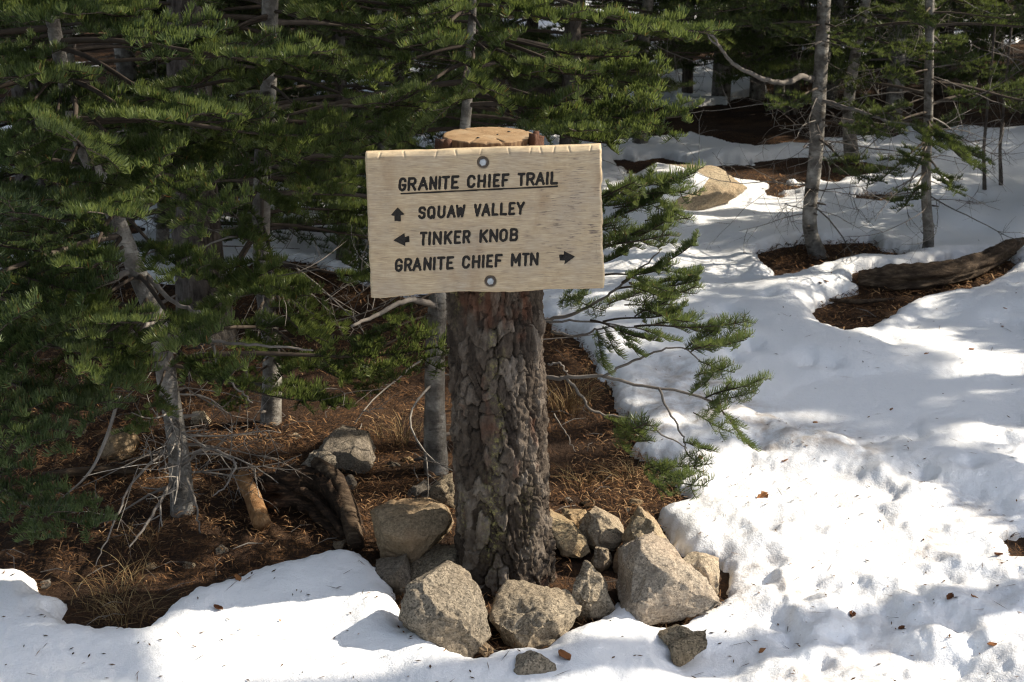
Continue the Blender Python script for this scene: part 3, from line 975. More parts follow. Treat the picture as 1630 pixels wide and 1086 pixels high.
fir4, ax4 = near_tree('fir_tree', 'young fir with a pale trunk standing just behind the log post', [(695, 763), (692, 640), (698, 480), (735, 250), (750, 60), (753, -60)], 3.66, [17, 16.5, 16, 9, 7, 5], M_FBARK, 2.3, 7,
          tips=[(668, 78, 3.2), (792, 78, 3.3), (608, 168, 3.2), (722, 168, 3.15), (842, 122, 3.3), (902, 32, 3.3), (962, 32, 3.4), (1002, 92, 3.4), (1052, 142, 3.4), (1042, 195, 3.4), (932, 122, 3.25), (985, 232, 3.5),
                (600, 230, 3.3), (562, 122, 3.4), (905, 200, 3.4), (642, 215, 3.3), (700, 20, 3.3), (850, 20, 3.4), (620, 50, 3.4), (780, 150, 3.2), (562, 545, 3.45), (522, 585, 3.5), (602, 525, 3.5), (640, 565, 3.6), (565, 622, 3.5), (590, 585, 3.7), (630, 500, 3.5)],
          fill=24, zlo=1.0, zhi=1.9, rlen=(.35, .75), dead=9, dead_z=(.2, .75), upper=False)
r4 = fir4
# its long low limbs on the right of the post
traced(fir4, [(700, 560), (800, 590), (880, 602), (905, 601), (960, 600), (1010, 612), (1110, 630), (1150, 655), (1180, 690)], [3.66, 3.5, 3.4, 3.38, 3.36, 3.34, 3.3, 3.28, 3.26], .0075, .0018)
traced(fir4, [(903, 602), (925, 632), (952, 658), (1010, 668), (1060, 695), (1095, 712)], [3.38, 3.36, 3.35, 3.33, 3.3, 3.28], .0045, .0015)
traced(fir4, [(960, 600), (1000, 578), (1045, 560), (1085, 553), (1115, 575)], [3.36, 3.34, 3.3, 3.28, 3.27], .004, .0014)
traced(fir4, [(1050, 620), (1062, 650), (1085, 690), (1092, 720)], [3.32, 3.3, 3.28, 3.27], .0035, .0018)
traced(fir4, [(700, 540), (800, 520), (880, 508), (930, 492), (975, 465), (1015, 430), (1050, 400)], [3.66, 3.6, 3.5, 3.45, 3.4, 3.36, 3.33], .0068, .0016)
traced(fir4, [(700, 530), (800, 520), (880, 512), (950, 512), (1000, 522)], [3.66, 3.55, 3.45, 3.4, 3.36], .005, .0015)
traced(fir4, [(880, 530), (920, 535), (960, 522), (1010, 520)], [3.5, 3.4, 3.35, 3.32], .004, .0014)
traced(fir4, [(874, 582), (890, 578), (900, 590), (903, 601)], [3.4, 3.39, 3.38, 3.38], .003, .002)
traced(fir4, [(880, 660), (900, 690), (915, 720)], [3.5, 3.4, 3.36], .0025, .001)
traced(fir4, [(698, 488), (675, 482), (650, 478), (600, 500), (560, 520)], [3.66, 3.6, 3.5, 3.45, 3.4], .011, .004)
for (bx, by, bY, tx, ty, tY, ln) in [
        (1095, 556, 3.28, 1185, 535, 3.2, 'spray'), (1090, 556, 3.28, 1150, 515, 3.2, 'spray'), (1112, 575, 3.27, 1150, 590, 3.2, 'spray'), (1100, 560, 3.27, 1130, 545, 3.15, 'spray'),
        (1120, 635, 3.3, 1215, 600, 3.22, 'spray'), (1130, 640, 3.29, 1205, 625, 3.2, 'spray'), (1150, 655, 3.28, 1178, 690, 3.22, 'spray'), (1135, 640, 3.28, 1140, 660, 3.15, 'spray'),
        (1100, 628, 3.3, 1130, 600, 3.2, 'spray'), (1092, 720, 3.27, 1105, 735, 3.2, 'spray'), (1090, 705, 3.28, 1120, 712, 3.2, 'spray'),
        (960, 665, 3.34, 1020, 690, 3.25, 'spray'), (975, 668, 3.33, 990, 705, 3.25, 'spray'), (1040, 745, 3.2, 1085, 760, 3.12, 'spray'), (1025, 750, 3.2, 1060, 735, 3.1, 'spray'), (1030, 760, 3.2, 1050, 775, 3.1, 'spray'),
        (980, 460, 3.4, 1085, 450, 3.3, 'near'), (990, 450, 3.38, 1080, 400, 3.3, 'near'), (1010, 520, 3.34, 1090, 520, 3.25, 'near'), (960, 512, 3.38, 1080, 495, 3.25, 'near'), (940, 510, 3.4, 1040, 540, 3.2, 'near'),
        (960, 520, 3.36, 985, 565, 3.25, 'spray'), (950, 525, 3.36, 960, 570, 3.28, 'spray'), (990, 530, 3.34, 1010, 555, 3.24, 'spray'), (1000, 440, 3.36, 1050, 460, 3.25, 'spray'),
        (900, 380, 3.5, 1065, 300, 3.4, 'near'), (900, 420, 3.5, 1070, 345, 3.35, 'near'), (880, 350, 3.55, 1040, 285, 3.45, 'near'), (930, 400, 3.45, 1070, 375, 3.3, 'near'), (900, 330, 3.5, 1010, 320, 3.35, 'near'),
        (880, 440, 3.5, 1000, 400, 3.35, 'near'), (900, 470, 3.5, 960, 500, 3.4, 'spray'), (890, 480, 3.5, 925, 475, 3.4, 'spray'), (940, 330, 3.5, 1000, 300, 3.35, 'near'), (950, 440, 3.45, 1040, 430, 3.3, 'near')]:
    LIT_TIPS.append(sproj(np.array(at(tx, ty, tY)))); LIT_TIPS.append(sproj(np.array(at((bx+tx)/2, (by+ty)/2, tY))))
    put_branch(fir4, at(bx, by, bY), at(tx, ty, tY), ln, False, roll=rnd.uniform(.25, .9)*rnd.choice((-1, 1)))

g = random.Random(55)
for cx_, cy_, w_, h_, Y0, k in [(985, 345, 70, 60, 3.42, 15), (1020, 300, 40, 22, 3.42, 5), (1020, 490, 55, 42, 3.33, 10), (1030, 440, 40, 24, 3.33, 4), (1130, 545, 36, 30, 3.22, 3), (1140, 625, 40, 34, 3.22, 2), (995, 690, 24, 12, 3.25, 2), (1050, 752, 22, 10, 3.14, 3)]:
    for _ in range(k):
        x0 = cx_+g.uniform(-1, .6)*w_; y0 = cy_+g.uniform(-1, 1)*h_
        a = g.uniform(-.55, .55); L = g.uniform(38, 85)
        Yb = Y0+g.uniform(-.03, .12); Yt = Yb-g.uniform(-.02, .14)
        LIT_TIPS.append(sproj(np.array(at(x0+L*.6, y0, Yt))))
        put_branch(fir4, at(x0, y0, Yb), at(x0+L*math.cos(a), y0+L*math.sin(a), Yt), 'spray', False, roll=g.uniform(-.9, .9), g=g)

firR, axR = near_tree('fir_tree', 'leaning grey fir on the bare patch right of the boulder, bent pale limb above', [(1311, 417), (1291, 372), (1290, 320), (1299, 240), (1312, 0), (1314, -60)], 6.1, [14, 11.5, 11, 11, 10.5, 10], M_FBARK, 8.0, 8,
          tips=[(1400, 215, 5.8), (1240, 175, 5.7), (1390, 290, 5.6), (1240, 60, 5.8), (1420, 90, 5.8), (1380, 60, 5.7), (1200, 20, 5.9)], fill=22, zlo=.8, zhi=1.6, lod='mid', dead=24, dead_z=(.2, 1.1), dead_len=(.25, .8), group='firs on the snow slope', rlen=(.5, .9))
traced(firR, [(1296, 126), (1275, 122), (1255, 131), (1225, 129), (1190, 115), (1165, 100), (1145, 75), (1130, 55), (1092, 36)], [6.1, 6.0, 5.95, 5.9, 5.85, 5.8, 5.75, 5.7, 5.7], .014, .004)
traced(firR, [(1145, 75), (1128, 60), (1122, 40)], [5.75, 5.7, 5.7], .005, .002)
traced(firR, [(1305, 160), (1360, 175), (1420, 195), (1475, 200)], [6.1, 5.9, 5.8, 5.75], .010, .004)
near_tree('fir_tree', 'slim grey fir rooted behind the fallen log, drooping dead twigs', [(1468, 430), (1478, 385), (1474, 300), (1478, 170), (1480, 0), (1480, -50)], 6.0, [9.5, 8.5, 8, 7.2, 7, 6.5], M_FBARK, 7.0, 9,
          tips=[(1400, 290, 5.6), (1530, 240, 5.6), (1580, 260, 5.7), (1420, 130, 5.7), (1560, 170, 5.7), (1530, 310, 5.6), (1440, 330, 5.6), (1600, 120, 5.8), (1400, 180, 5.8)], fill=24, zlo=.55, zhi=1.6, lod='mid', dead=26, dead_z=(.2, 1.0), dead_len=(.25, .75), group='firs on the snow slope', rlen=(.4, .8))

MIDS = [  # px base, py base, Y, r_px, height, label
    (1360, 254, 8.45, 9, 7, 'dark slim fir trunk behind the leaning grey fir'),
    (1570, 312, 7.4, 3, .8, 'thin bare sapling near the right edge, nearer its twin'),
    (1596, 308, 7.5, 3, .9, 'thin bare sapling nearest the right edge behind the log tip'),
    (120, 445, 5.6, 12, 6, 'dim fir behind the leftmost branches, rooted by the back snow'),
    (545, 420, 5.9, 11, 6, 'dim fir seen between the slender grey fir and the sign'),
    (30, 330, 7.3, 16, 8, 'dark fir at the left edge in front of the bright snow'),
    (205, 305, 7.8, 17, 9, 'dark trunk beside the bright snow gap at upper left'),
    (640, 300, 7.9, 11, 7, 'fir hidden behind the left half of the sign'),
    (905, 300, 7.6, 15, 7, 'grey trunked fir showing just right of the stump top'),
    (1020, 232, 8.9, 10, 7, 'fir at the edge of the bare ground beyond the boulder'),
    (480, 280, 8.0, 12, 7, 'fir behind the slender grey fir, low dry limbs'),
    (780, 250, 8.6, 12, 8, 'fir straight behind the cut stump top'),
    (250, 400, 6.0, 9, 5, 'dim fir between the crooked fir and the thick dark trunk'),
    (60, 395, 6.2, 10, 6, 'dim fir close to the left edge, low limbs sweeping down'),
    (390, 350, 6.9, 11, 6, 'dim fir just left of the slender grey fir'),
    (600, 360, 6.7, 9, 6, 'dim fir peeping past the left edge of the sign'),
]
for i, (bx, by, Y, r, hgt, lab) in enumerate(MIDS):
    sap = hgt < 3
    lean = rnd.uniform(-.02, .04)*300
    near_tree('fir_tree' if not sap else 'sapling', lab, [(bx, by), (bx-3, by-30), (bx-4, by-60), (bx-2, by-100)] if sap else [(bx, by), (bx+lean*.3-(bx-815)*0.015, by-90), (bx+lean*.6+(bx-815)*.03, min(by-200, 20)), (bx+lean+(bx-815)*.06, min(by-260, -60))], Y, [r*1.1, r, r*.9, r*.8], M_DBARK if i % 3 else M_FBARK,
              hgt, 20+i, fill=0 if sap else (40 if bx < 620 else 24), zlo=.18 if bx < 620 else .4 if i != 0 else .8, zhi=1.6, rlen=(.5, 1.1), lod='mid', dead=6, dead_z=(.2, 1.0), dead_len=(.25, .7), upper=not sap, upper_s=1.45, group='firs standing among the back snow' if not sap else 'bare saplings in the snow', cat='fir tree' if not sap else 'sapling', n_tr=40)

# ------------------------------------------------------------------ far rows
FAR_T = []
for i in range(4):
    me, W = crown_mesh(500+i, 0.48, 6.5, 84, 1.35, per=70, ln=.06, wd=.013)
    mb = MB()
    mb.tube(spline([(0, 0, -.2), (rnd.uniform(-.04, .04), 0, 1.2), (rnd.uniform(-.1, .1), .05, 3), (0, 0, 7.2)], 16), np.linspace(.085, .012, 16), 9, .5, bump=.12, seed=i)
    tm = mb.mesh('trunk', True, M_DBARK if i % 2 else M_FBARK)
    db = MB()
    g = random.Random(60+i)
    for _ in range(16):
        az = g.uniform(0, 6.28)
        dead_branch(db, (0, 0, g.uniform(.2, 1.3)), (math.cos(az), math.sin(az), g.uniform(-.2, .2)), g.uniform(.4, .9), .006, g, 1)
    for P, r0, r1 in W[:26]:
        db.tube(P[::3], np.linspace(r0, r1, len(P[::3])), 4, .2, cap=False)
    FAR_T.append((tm, me, db.mesh('dead_limbs', True, M_DEAD)))

WHERE = [(0, 'at the far left edge'), (120, 'near the snow gap at upper left'), (300, 'behind the thick dark trunk'), (450, 'behind the slender grey fir'), (600, 'behind the left of the sign'),
         (750, 'behind the stump top'), (900, 'behind the right of the sign'), (1030, 'behind the boulder'), (1130, 'beyond the bent pale limb'), (1230, 'left of the leaning fir'), (1330, 'right of the leaning fir'),
         (1430, 'behind the slim fir by the log'), (1540, 'towards the right edge'), (1640, 'at the right edge')]
LOOK = ['shaggy dark fir', 'slender dim fir', 'dense green fir', 'thin shaded fir', 'broad low-limbed fir', 'pale trunked fir', 'tall gloomy fir', 'spindly fir']
ROWS = ['first dark row', 'second dark row', 'third row upslope', 'last row upslope']
used_labels = set()
def far_tree(x, y, s, row):
    t = FAR_T[rnd.randrange(4)]
    z = float(ground_h(x, y))
    o = empty('fir_tree', (x, y, z))
    px, _ = pix((x, y, z))
    wh = min(WHERE, key=lambda w: abs(w[0]-px))[1]
    for lk in sorted(LOOK, key=lambda _: rnd.random()):
        lab = '%s %s, %s' % (lk, wh, ROWS[row])
        if lab not in used_labels: break
    used_labels.add(lab)
    tag(o, lab, 'fir tree', 'dark fir rows in the background')
    o.rotation_euler = (0, 0, rnd.random()*6.28)
    wd_ = s*rnd.uniform(.55, 1.0)
    o.scale = (wd_, wd_, s)
    link('trunk', t[0], o)
    c = link('crown', t[1], o)
    d = link('dead_limbs', t[2], o); d['kind'] = 'stuff'

for bx, by in [(1094, 158), (1147, 162), (1206, 158), (1240, 152), (1258, 182), (1321, 170), (1420, 205), (1583, 95), (985, 175), (1500, 150)]:
    p = G(bx, by)
    far_tree(p.x, p.y, rnd.uniform(.75, 1.05), 0)
for row, (y0, y1, n, hw) in enumerate([(10.0, 12.8, 25, .52), (13, 16, 30, .56), (17, 22, 36, .6), (23, 30, 30, .62)]):
    for i in range(n):
        y = rnd.uniform(y0, y1)
        x = ((i+rnd.uniform(.1, .9))/n*2-1)*hw*y
        if row == 0 and -4.2 < x < -2.6: continue
        far_tree(x, y, rnd.uniform(.85, 1.3) if rnd.random() < .65 else rnd.uniform(.35, .7), row)

# firs outside the picture, to the right and behind: unseen, crowns gapped to shape the dappled shade
def shade_tree(x, y, h, rmax, n, seed, label):
    z = float(ground_h(x, y))
    o = empty('fir_tree', (x, y, z))
    tag(o, label, 'fir tree', 'firs out of the picture')
    V, T, A, W = crown_arrays(seed, .7, h, int(n*1.7), rmax, per=150, gaps=lit_gap, origin=(x, y, z), ln=.06, wd=.020)
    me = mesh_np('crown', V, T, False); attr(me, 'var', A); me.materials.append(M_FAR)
    link('crown', me, o)
    mb = MB()
    mb.tube(spline([(0, 0, -.2), (.03, 0, h*.4), (0, .02, h)], 12), np.linspace(.10, .015, 12), 9, .5, bump=.1, seed=seed)
    for P, r0, r1 in W: mb.tube(P[::2], np.linspace(r0, r1, len(P[::2])), 4, .2, cap=False)
    link('trunk', mb.mesh('trunk', True, M_DBARK), o)

for i, (x, y, h, r, n) in enumerate([(-2.3, 1.0, 6.5, 1.2, 90), (-3.4, -.8, 8, 1.5, 90), (-1.2, -2.2, 8, 1.5, 90)]):  # unseen firs added to hold skylight off the left foreground
    shade_tree(x, y, h, r, n, 760+i, 'out of view fir '+('close by on the left of the viewer', 'farther back on the left of the viewer', 'behind the viewer')[i])
SHADE_LABEL = ['out of view fir beyond the right edge, '+q for q in ('nearest the sign', 'level with the fallen log', 'beyond the fallen log', 'second from the sign', 'far back on the slope', 'nearest the viewer', 'tall one behind the others', 'behind the saplings', 'tallest and farthest right', 'at the far end of the slope', 'by the far dark rows', 'behind the far dark rows', 'farthest up the slope', 'between the two nearest rows')]
for q in [(298, 780, 3.3), (296, 730, 3.32), (437, 665, 3.95), (437, 640, 3.95), (712, 600, 3.6), (712, 660, 3.6), (712, 720, 3.6), (405, 810, 3.25), (882, 560, 3.0), (882, 620, 3.0), (882, 700, 3.0), (882, 780, 3.0), (870, 850, 2.96), (860, 910, 2.94),
          (1303, 330, 6.05), (1306, 250, 6.05), (1306, 100, 6.05), (700, 830, 3.05), (730, 950, 2.8), (1210, 110, 5.85), (770, 205, 3.05), (830, 205, 3.05)]:
    LIT_TIPS.append(sproj(np.array(at(*q))))
for i, (x, y, h, r, n) in enumerate([(3.6, 3.4, 5.5, 1.1, 90), (4.4, 5.0, 6.5, 1.3, 100), (5.4, 6.6, 7, 1.5, 100), (6.6, 4.2, 8, 1.5, 110), (7.6, 8.2, 9, 1.7, 110), (5.2, 2.6, 7, 1.3, 90), (9.2, 6.0, 10, 1.8, 120), (3.3, 7.4, 5.5, 1.1, 80), (10.5, 3.6, 11, 1.9, 120), (5.6, 9.6, 7, 1.5, 90), (6.8, 11.4, 8, 1.6, 90), (9.2, 12.6, 9, 1.7, 90), (11.5, 11.0, 10, 1.8, 90), (7.2, 5.4, 8.5, 1.6, 100)]):
    shade_tree(x, y, h, r, n, 700+i, SHADE_LABEL[i])

# ------------------------------------------------------------------ signpost
BOARD_Y = 2.905
def build_sign():
    Yc = 3.05
    top = at(778, 228, 2.94); ztop = top.z
    cb = at(806, 950, Yc); ct = at(778, 225, Yc)
    xb = cb.x+(ct.x-cb.x)*(0-cb.z)/(ct.z-cb.z); xt = cb.x+(ct.x-cb.x)*(ztop-cb.z)/(ct.z-cb.z)
    root = empty('trail_sign', (xb, Yc, 0))
    tag(root, 'wooden trail sign with black routed lettering bolted to a barky log post', 'trail sign')
    def cx(z): return (xt-xb)*z/ztop
    # bark
    nu, nz = 300, 470
    z = np.linspace(-.12, ztop-.012, nz)
    th = np.linspace(0, 2*np.pi, nu, endpoint=False)
    TH, ZZ = np.meshgrid(th, z)
    TH = TH.ravel(); ZZ = ZZ.ravel()
    R0 = 0.114-0.007*(ZZ/ztop)+0.010*np.exp(-np.clip(ZZ, 0, None)/.10)
    c, s_ = np.cos(TH), np.sin(TH)
    wu = 0.10*fbm(c*2.2, s_*2.2, ZZ*7, 3, 51); wv = 0.035*fbm(c*3+4, s_*3, ZZ*9, 3, 52)
    ncell = 20
    cu = (TH/(2*np.pi)+wu*0.30)*ncell; cv = (ZZ+wv*2.2+.03*vn(c*2, s_*2, ZZ*3, 81))/0.050
    iu, iv = np.floor(cu), np.floor(cv)
    d1 = np.full(len(cu), 9.0); d2 = np.full(len(cu), 9.0); pid = np.zeros(len(cu))
    for du in (-1, 0, 1):
        for dv in (-1, 0, 1):
            a, b = iu+du, iv+dv
            am = np.mod(a, ncell)
            jx = hash3(am, b, np.zeros_like(a), 61); jy = hash3(am, b, np.zeros_like(a), 62)
            dd = np.sqrt((a+.1+.8*jx-cu)**2+(b+.1+.8*jy-cv)**2)
            hh = hash3(am, b, np.zeros_like(a), 63)
            n1 = dd < d1
            d2 = np.where(n1, d1, np.minimum(d2, dd))
            pid = np.where(n1, hh, pid); d1 = np.where(n1, dd, d1)
    e = d2-d1
    wid = np.clip(0.15+0.17*fbm(c*4, s_*4, ZZ*14, 3, 53), .05, .4)
    crack = (1-sstep(0.0, 1.0, e/wid))*np.clip(.55+1.1*fbm(c*3, s_*3, ZZ*8, 2, 82), .12, 1.25)
    terr = fbm(c*4.2+pid*2, s_*4.2, ZZ*26, 5, 54, .6)
    q = terr*6.5; fl = np.floor(q); stp = (fl+sstep(.65, .98, q-fl))/6.5
    fine = fbm(c*14, s_*14, ZZ*85, 3, 55)
    disp = 0.007*(pid-.5)+0.012*stp-0.017*crack+0.0034*fine+.0012*fbm(c*34, s_*34, ZZ*170, 2, 83)
    lat = fbm(c*9, s_*9, ZZ*11, 3, 57)
    disp -= 0.009*(1-sstep(.0, .07, np.abs(lat)))*np.clip(.5+c, .15, 1)
    # shaved red strip below the board, bark knocked off below the saw cut
    fr = sstep(.15, .65, -s_-0.25*np.abs(c))
    shaved = fr*sstep(.655, .70, ZZ+.03*fbm(c*5, s_*5, ZZ*6, 3, 84))*(.55+.45*vn(c*8, s_*8, ZZ*9, 85))
    disp = disp*(1-.45*shaved)-0.008*shaved
    chip = sstep(ztop-.075, ztop-.045, ZZ+0.018*fbm(c*4, s_*4, ZZ*3, 3, 58))*sstep(-.2, .3, -s_)*(1-sstep(.80, .88, c))*(1-sstep(.90, .95, -c))
    disp = disp*(1-chip)-0.017*chip
    R = R0+disp
    V = np.stack([cx(ZZ)+R*c, R*s_, ZZ], 1)
    i = np.arange(nz-1)[:, None]*nu; j = np.arange(nu)[None]; j2 = (j+1) % nu
    Q = np.stack([i+j, i+j2, i+nu+j2, i+nu+j], -1).reshape(-1, 4)
    me = mesh_np('post', V, Q, True)
    attr(me, 'plate', pid); attr(me, 'level', np.clip(disp/.012*.5+.5, 0, 1))
    red = np.clip(0.42*shaved+chip*.6+0.30*sstep(.25, .6, fbm(c*3, s_*3, ZZ*9+9, 3, 59)), 0, 1)
    attr(me, 'red', red)
    px_off = np.arctan2(c, -s_)
    lich = np.exp(-((px_off+0.10+0.09*np.sin(ZZ*9)+.12*vn(ZZ*23, ZZ*0, seed=86))/.12)**2)*sstep(.25, .75, fbm(c*2, s_*2, ZZ*11+3, 3, 60)*1.5+.42)
    lich = lich+.7*np.exp(-((px_off+.95)/.10)**2)*sstep(.1, .5, vn(ZZ*9, ZZ*0+2.2, seed=64))
    lich = lich+.5*np.exp(-((px_off+.25)/.25)**2)*np.exp(-((ZZ-.2)/.12)**2)+.35*np.exp(-((px_off-.55)/.2)**2)*np.exp(-((ZZ-.22)/.08)**2)
    attr(me, 'lichen', np.clip(lich, 0, 1))
    me.materials.append(M_BARK)
    post = link('post', me, root)
    # sawn end
    nr, na = 26, 192
    rr = np.linspace(0, 1, nr); aa = np.linspace(0, 2*np.pi, na, endpoint=False)
    RR, AA = np.meshgrid(rr, aa, indexing='ij')
    rim = 0.1015+0.0035*fbm(np.cos(AA)*2.5, np.sin(AA)*2.5, oct=3, seed=65)
    Xs, Ys = rim*RR*np.cos(AA), rim*RR*np.sin(AA)
    tl = 0.0015*fbm(Xs*40, Ys*300, oct=2, seed=66)
    Zs = ztop+tl-0.002*sstep(.96, 1, RR)+0.001*Ys/.1
    chk = np.zeros_like(RR)
    for a_, r_, w_ in ((5.1, .35, 1.2), (4.3, .62, 1.0), (.5, .45, 1.2), (2.2, .55, 1.0), (3.4, .7, 1.0), (5.9, .75, .9), (4.75, .8, .9)):
        da = np.abs((AA-a_-.10*vn(RR*7, RR*0+a_, seed=90)+np.pi) % (2*np.pi)-np.pi)
        chk = np.maximum(chk, np.exp(-(da/(.024*w_))**2)*sstep(r_, r_+.2, RR))
    Zs = Zs-.004*chk
    rows = [np.stack([Xs+cx(ztop), Ys, Zs], -1)]
    for k, dz in enumerate((.012, .03, .055, .08)):
        f = 1.0-0.012*k+0.02*fbm(np.cos(AA[-1])*9, np.sin(AA[-1])*9, np.full(na, k*.7), 2, 67)
        rows.append(np.stack([cx(ztop)+rim[-1]*np.cos(aa)*f, rim[-1]*np.sin(aa)*f, Zs[-1]-dz], -1)[None])
    V = np.concatenate(rows, 0); n = V.shape[0]
    i = np.arange(n-1)[:, None]*na; j = np.arange(na)[None]; j2 = (j+1) % na
    Q = np.stack([i+j, i+j2, i+na+j2, i+na+j], -1).reshape(-1, 4)
    sd = np.zeros((n, na)); sd[nr:] = 1; sd[:nr] = np.maximum(np.clip(chk*1.1, 0, 1), .8*sstep(.95, 1.0, RR))
    V = V.reshape(-1, 3)-np.array([cx(ztop), 0, ztop])
    me = mesh_np('cut_top', V, Q, True)
    me.polygons.foreach_set('use_smooth', np.repeat([True, False], [(nr-1)*na, len(Q)-(nr-1)*na]))
    attr(me, 'side', sd.ravel())
    me.materials.append(M_END)
    ct_ = link('cut_top', me, post); ct_.location = (cx(ztop), 0, ztop)
    # black plugs stand in for the dark inside nail holes
    for hx, hy, hr in [(-.022, -.045, .0032), (.045, .03, .0035), (.02, -.005, .0022)]:
        mb = MB(); mb.tube([(hx, hy, -.004), (hx, hy, (.0022)+.001*hy/.1)], [hr, hr], 8)
        link('nail_head', mb.mesh('nail_head', True, M_INK), ct_)
    # loose bark slabs left standing beside the sawn end
    for a0, a1, r0, h0, h1 in [(-.55, -.2, .106, -.085, .004), (-.2, .2, .109, -.09, -.010), (3.35, 3.85, .105, -.09, -.008), (3.0, 3.35, .107, -.1, -.02), (4.15, 4.45, .104, -.09, -.030), (5.2, 5.45, .104, -.09, -.026)]:
        na_, nz_ = 12, 12
        A = np.linspace(a0, a1, na_); Zl = np.linspace(0, 1, nz_)
        AA, ZL = np.meshgrid(A, Zl)
        hz = h0+(h1+.010-h0)*ZL*(1-.22*np.abs(fbm(AA*14, AA*0, oct=2, seed=68)))
        o = 0.012+.006*fbm(AA*12, ZL*3, oct=3, seed=69)
        outer = np.stack([(r0+o)*np.cos(AA), (r0+o)*np.sin(AA), hz], -1).reshape(-1, 3)
        inner = np.stack([(r0-.002)*np.cos(AA), (r0-.002)*np.sin(AA), hz], -1).reshape(-1, 3)
        m = na_*nz_
        i = (np.arange(nz_-1)[:, None]*na_+np.arange(na_-1)[None]).ravel()
        Q = [np.stack([i, i+1, i+na_+1, i+na_], 1), np.stack([i+na_, i+na_+1, i+1, i], 1)+m]
        ring = [k for k in range(na_)]+[k*na_+na_-1 for k in range(1, nz_)]+[(nz_-1)*na_+k for k in range(na_-2, -1, -1)]+[k*na_ for k in range(nz_-2, 0, -1)]
        ring = np.array(ring); r2 = np.roll(ring, -1)
        Q.append(np.stack([r2, ring, ring+m, r2+m], 1))
        me = mesh_np('bark_slab', np.vstack([outer, inner]), [np.vstack(Q)], True)
        nV = len(me.vertices)
        for nm, v in (('plate', .4), ('level', .5), ('red', .45), ('lichen', 0)): attr(me, nm, np.full(nV, v))
        me.materials.append(M_BARK)
        o_ = link('bark_slab', me, post); o_.location = (cx(ztop), 0, ztop)
    # ---------------- board
    O = root.location
    def bp(px, py, dy=0.0):
        p = at(px, py, BOARD_Y); return np.array([p.x, p.z])
    TL, TR, BR, BL = bp(581, 245), bp(957, 233), bp(962, 460), bp(590, 475)
    nx, ny = 330, 210
    U, Vv = np.meshgrid(np.linspace(0, 1, nx), np.linspace(0, 1, ny))
    Pt = TL[None, None]*(1-U[..., None])+TR*U[..., None]
    Pb = BL*(1-U[..., None])+BR*U[..., None]
    mm = 0.00133
    wave = (np.interp(U, [0, .06, .2, .33, .42, .5, .62, .75, .9, 1], [0, -1.5, 2.5, 4.5, 4.6, 2.0, 0.2, 2.6, 1.2, 0.5]))*mm
    Pb[..., 1] += wave+0.0008*fbm(U*30, U*0, oct=2, seed=71)
    Pt[..., 1] += 0.0014*fbm(U*7, U*0+2, oct=3, seed=72)
    S = Pt*(1-Vv[..., None])+Pb*Vv[..., None]
    S[..., 0] += (Vv-.5)*0+(1-U)*0.0016*fbm(Vv*11, Vv*0+7, oct=3, seed=73)*(U < .03)+U*0.0030*fbm(Vv*14, Vv*0+4, oct=3, seed=74)*(U > .97)
    X, Z = S[..., 0].ravel(), S[..., 1].ravel()
    seg, arrows, holes, per_line = sign_strokes(bp)
    P2 = np.stack([X, Z], 1)
    sw = 0.0029
    sdf = np.full(len(P2), 9.0)
    for ln in per_line:
        for a, b, w in ln:
            lo = np.minimum(a, b)-.012; hi = np.maximum(a, b)+.012
            k = (P2[:, 0] > lo[0]) & (P2[:, 0] < hi[0]) & (P2[:, 1] > lo[1]) & (P2[:, 1] < hi[1])
            if not k.any(): continue
            e_ = b-a; w_ = P2[k]-a
            t = np.clip((w_@e_)/(e_@e_+1e-12), 0, 1)
            sdf[k] = np.minimum(sdf[k], np.linalg.norm(w_-t[:, None]*e_, axis=1)-w)
    for poly in arrows: sdf = np.minimum(sdf, sd_poly(P2, poly)-.0008)
    depth = 0.0032*sstep(.0009, -.0009, sdf)
    hole = np.full(len(P2), 9.0)
    for hx, hz in holes: hole = np.minimum(hole, np.hypot(X-hx, Z-hz)-.0128)
    depth += 0.006*sstep(.0010, -.0006, hole)
    rel = 0.0006*fbm(X*14, Z*170, oct=3, seed=75)+.0012*fbm(X*4, Z*5, oct=2, seed=76)
    vt = Vv.ravel(); ut = U.ravel()
    hgt_px = vt*228
    # hand cut bevel along the upper edge with tool marks
    cham = np.clip(1-hgt_px/(6.5+1.8*fbm(ut*9, ut*0, oct=2, seed=77)), 0, 1)
    nick = np.zeros_like(ut)
    for k, uu in enumerate([.06, .165, .30, .385, .49, .61, .70, .745, .80, .865, .955]):
        nick += np.exp(-((ut-uu-(hgt_px-5)*.0008*(1 if k % 2 else -1))/.0035)**2)*sstep(12, 6, hgt_px)
    side_r = np.clip(1-(1-ut)*376/4.0, 0, 1); side_l = np.clip(1-ut*376/3.0, 0, 1); bot = np.clip(1-(1-vt)*228/2.5, 0, 1)
    back = depth+rel+0.011*cham+.0022*nick+.004*side_r**1.5+.003*side_l**1.5+.003*bot
    Yf = BOARD_Y-O.y+back
    front = np.stack([X-O.x, Yf, Z-O.z], 1)
    n = nx*ny
    i = (np.arange(ny-1)[:, None]*nx+np.arange(nx-1)[None]).ravel()
    Qf = np.stack([i+nx, i+nx+1, i+1, i], 1)
    ring = np.concatenate([np.arange(nx), np.arange(1, ny)*nx+nx-1, (ny-1)*nx+np.arange(nx-2, -1, -1), np.arange(ny-2, 0, -1)*nx])
    rim_b = front[ring].copy(); rim_b[:, 1] = BOARD_Y-O.y+.034+.001*vn(np.arange(len(ring))*.1, np.zeros(len(ring)), seed=78)
    nrg = len(ring); rb = n+np.arange(nrg)
    r2 = np.roll(ring, -1); rb2 = np.roll(rb, -1)
    Qs = np.stack([ring, r2, rb2, rb], 1)
    cen = n+nrg
    Tb = np.stack([rb, rb2, np.full(nrg, cen)], 1)
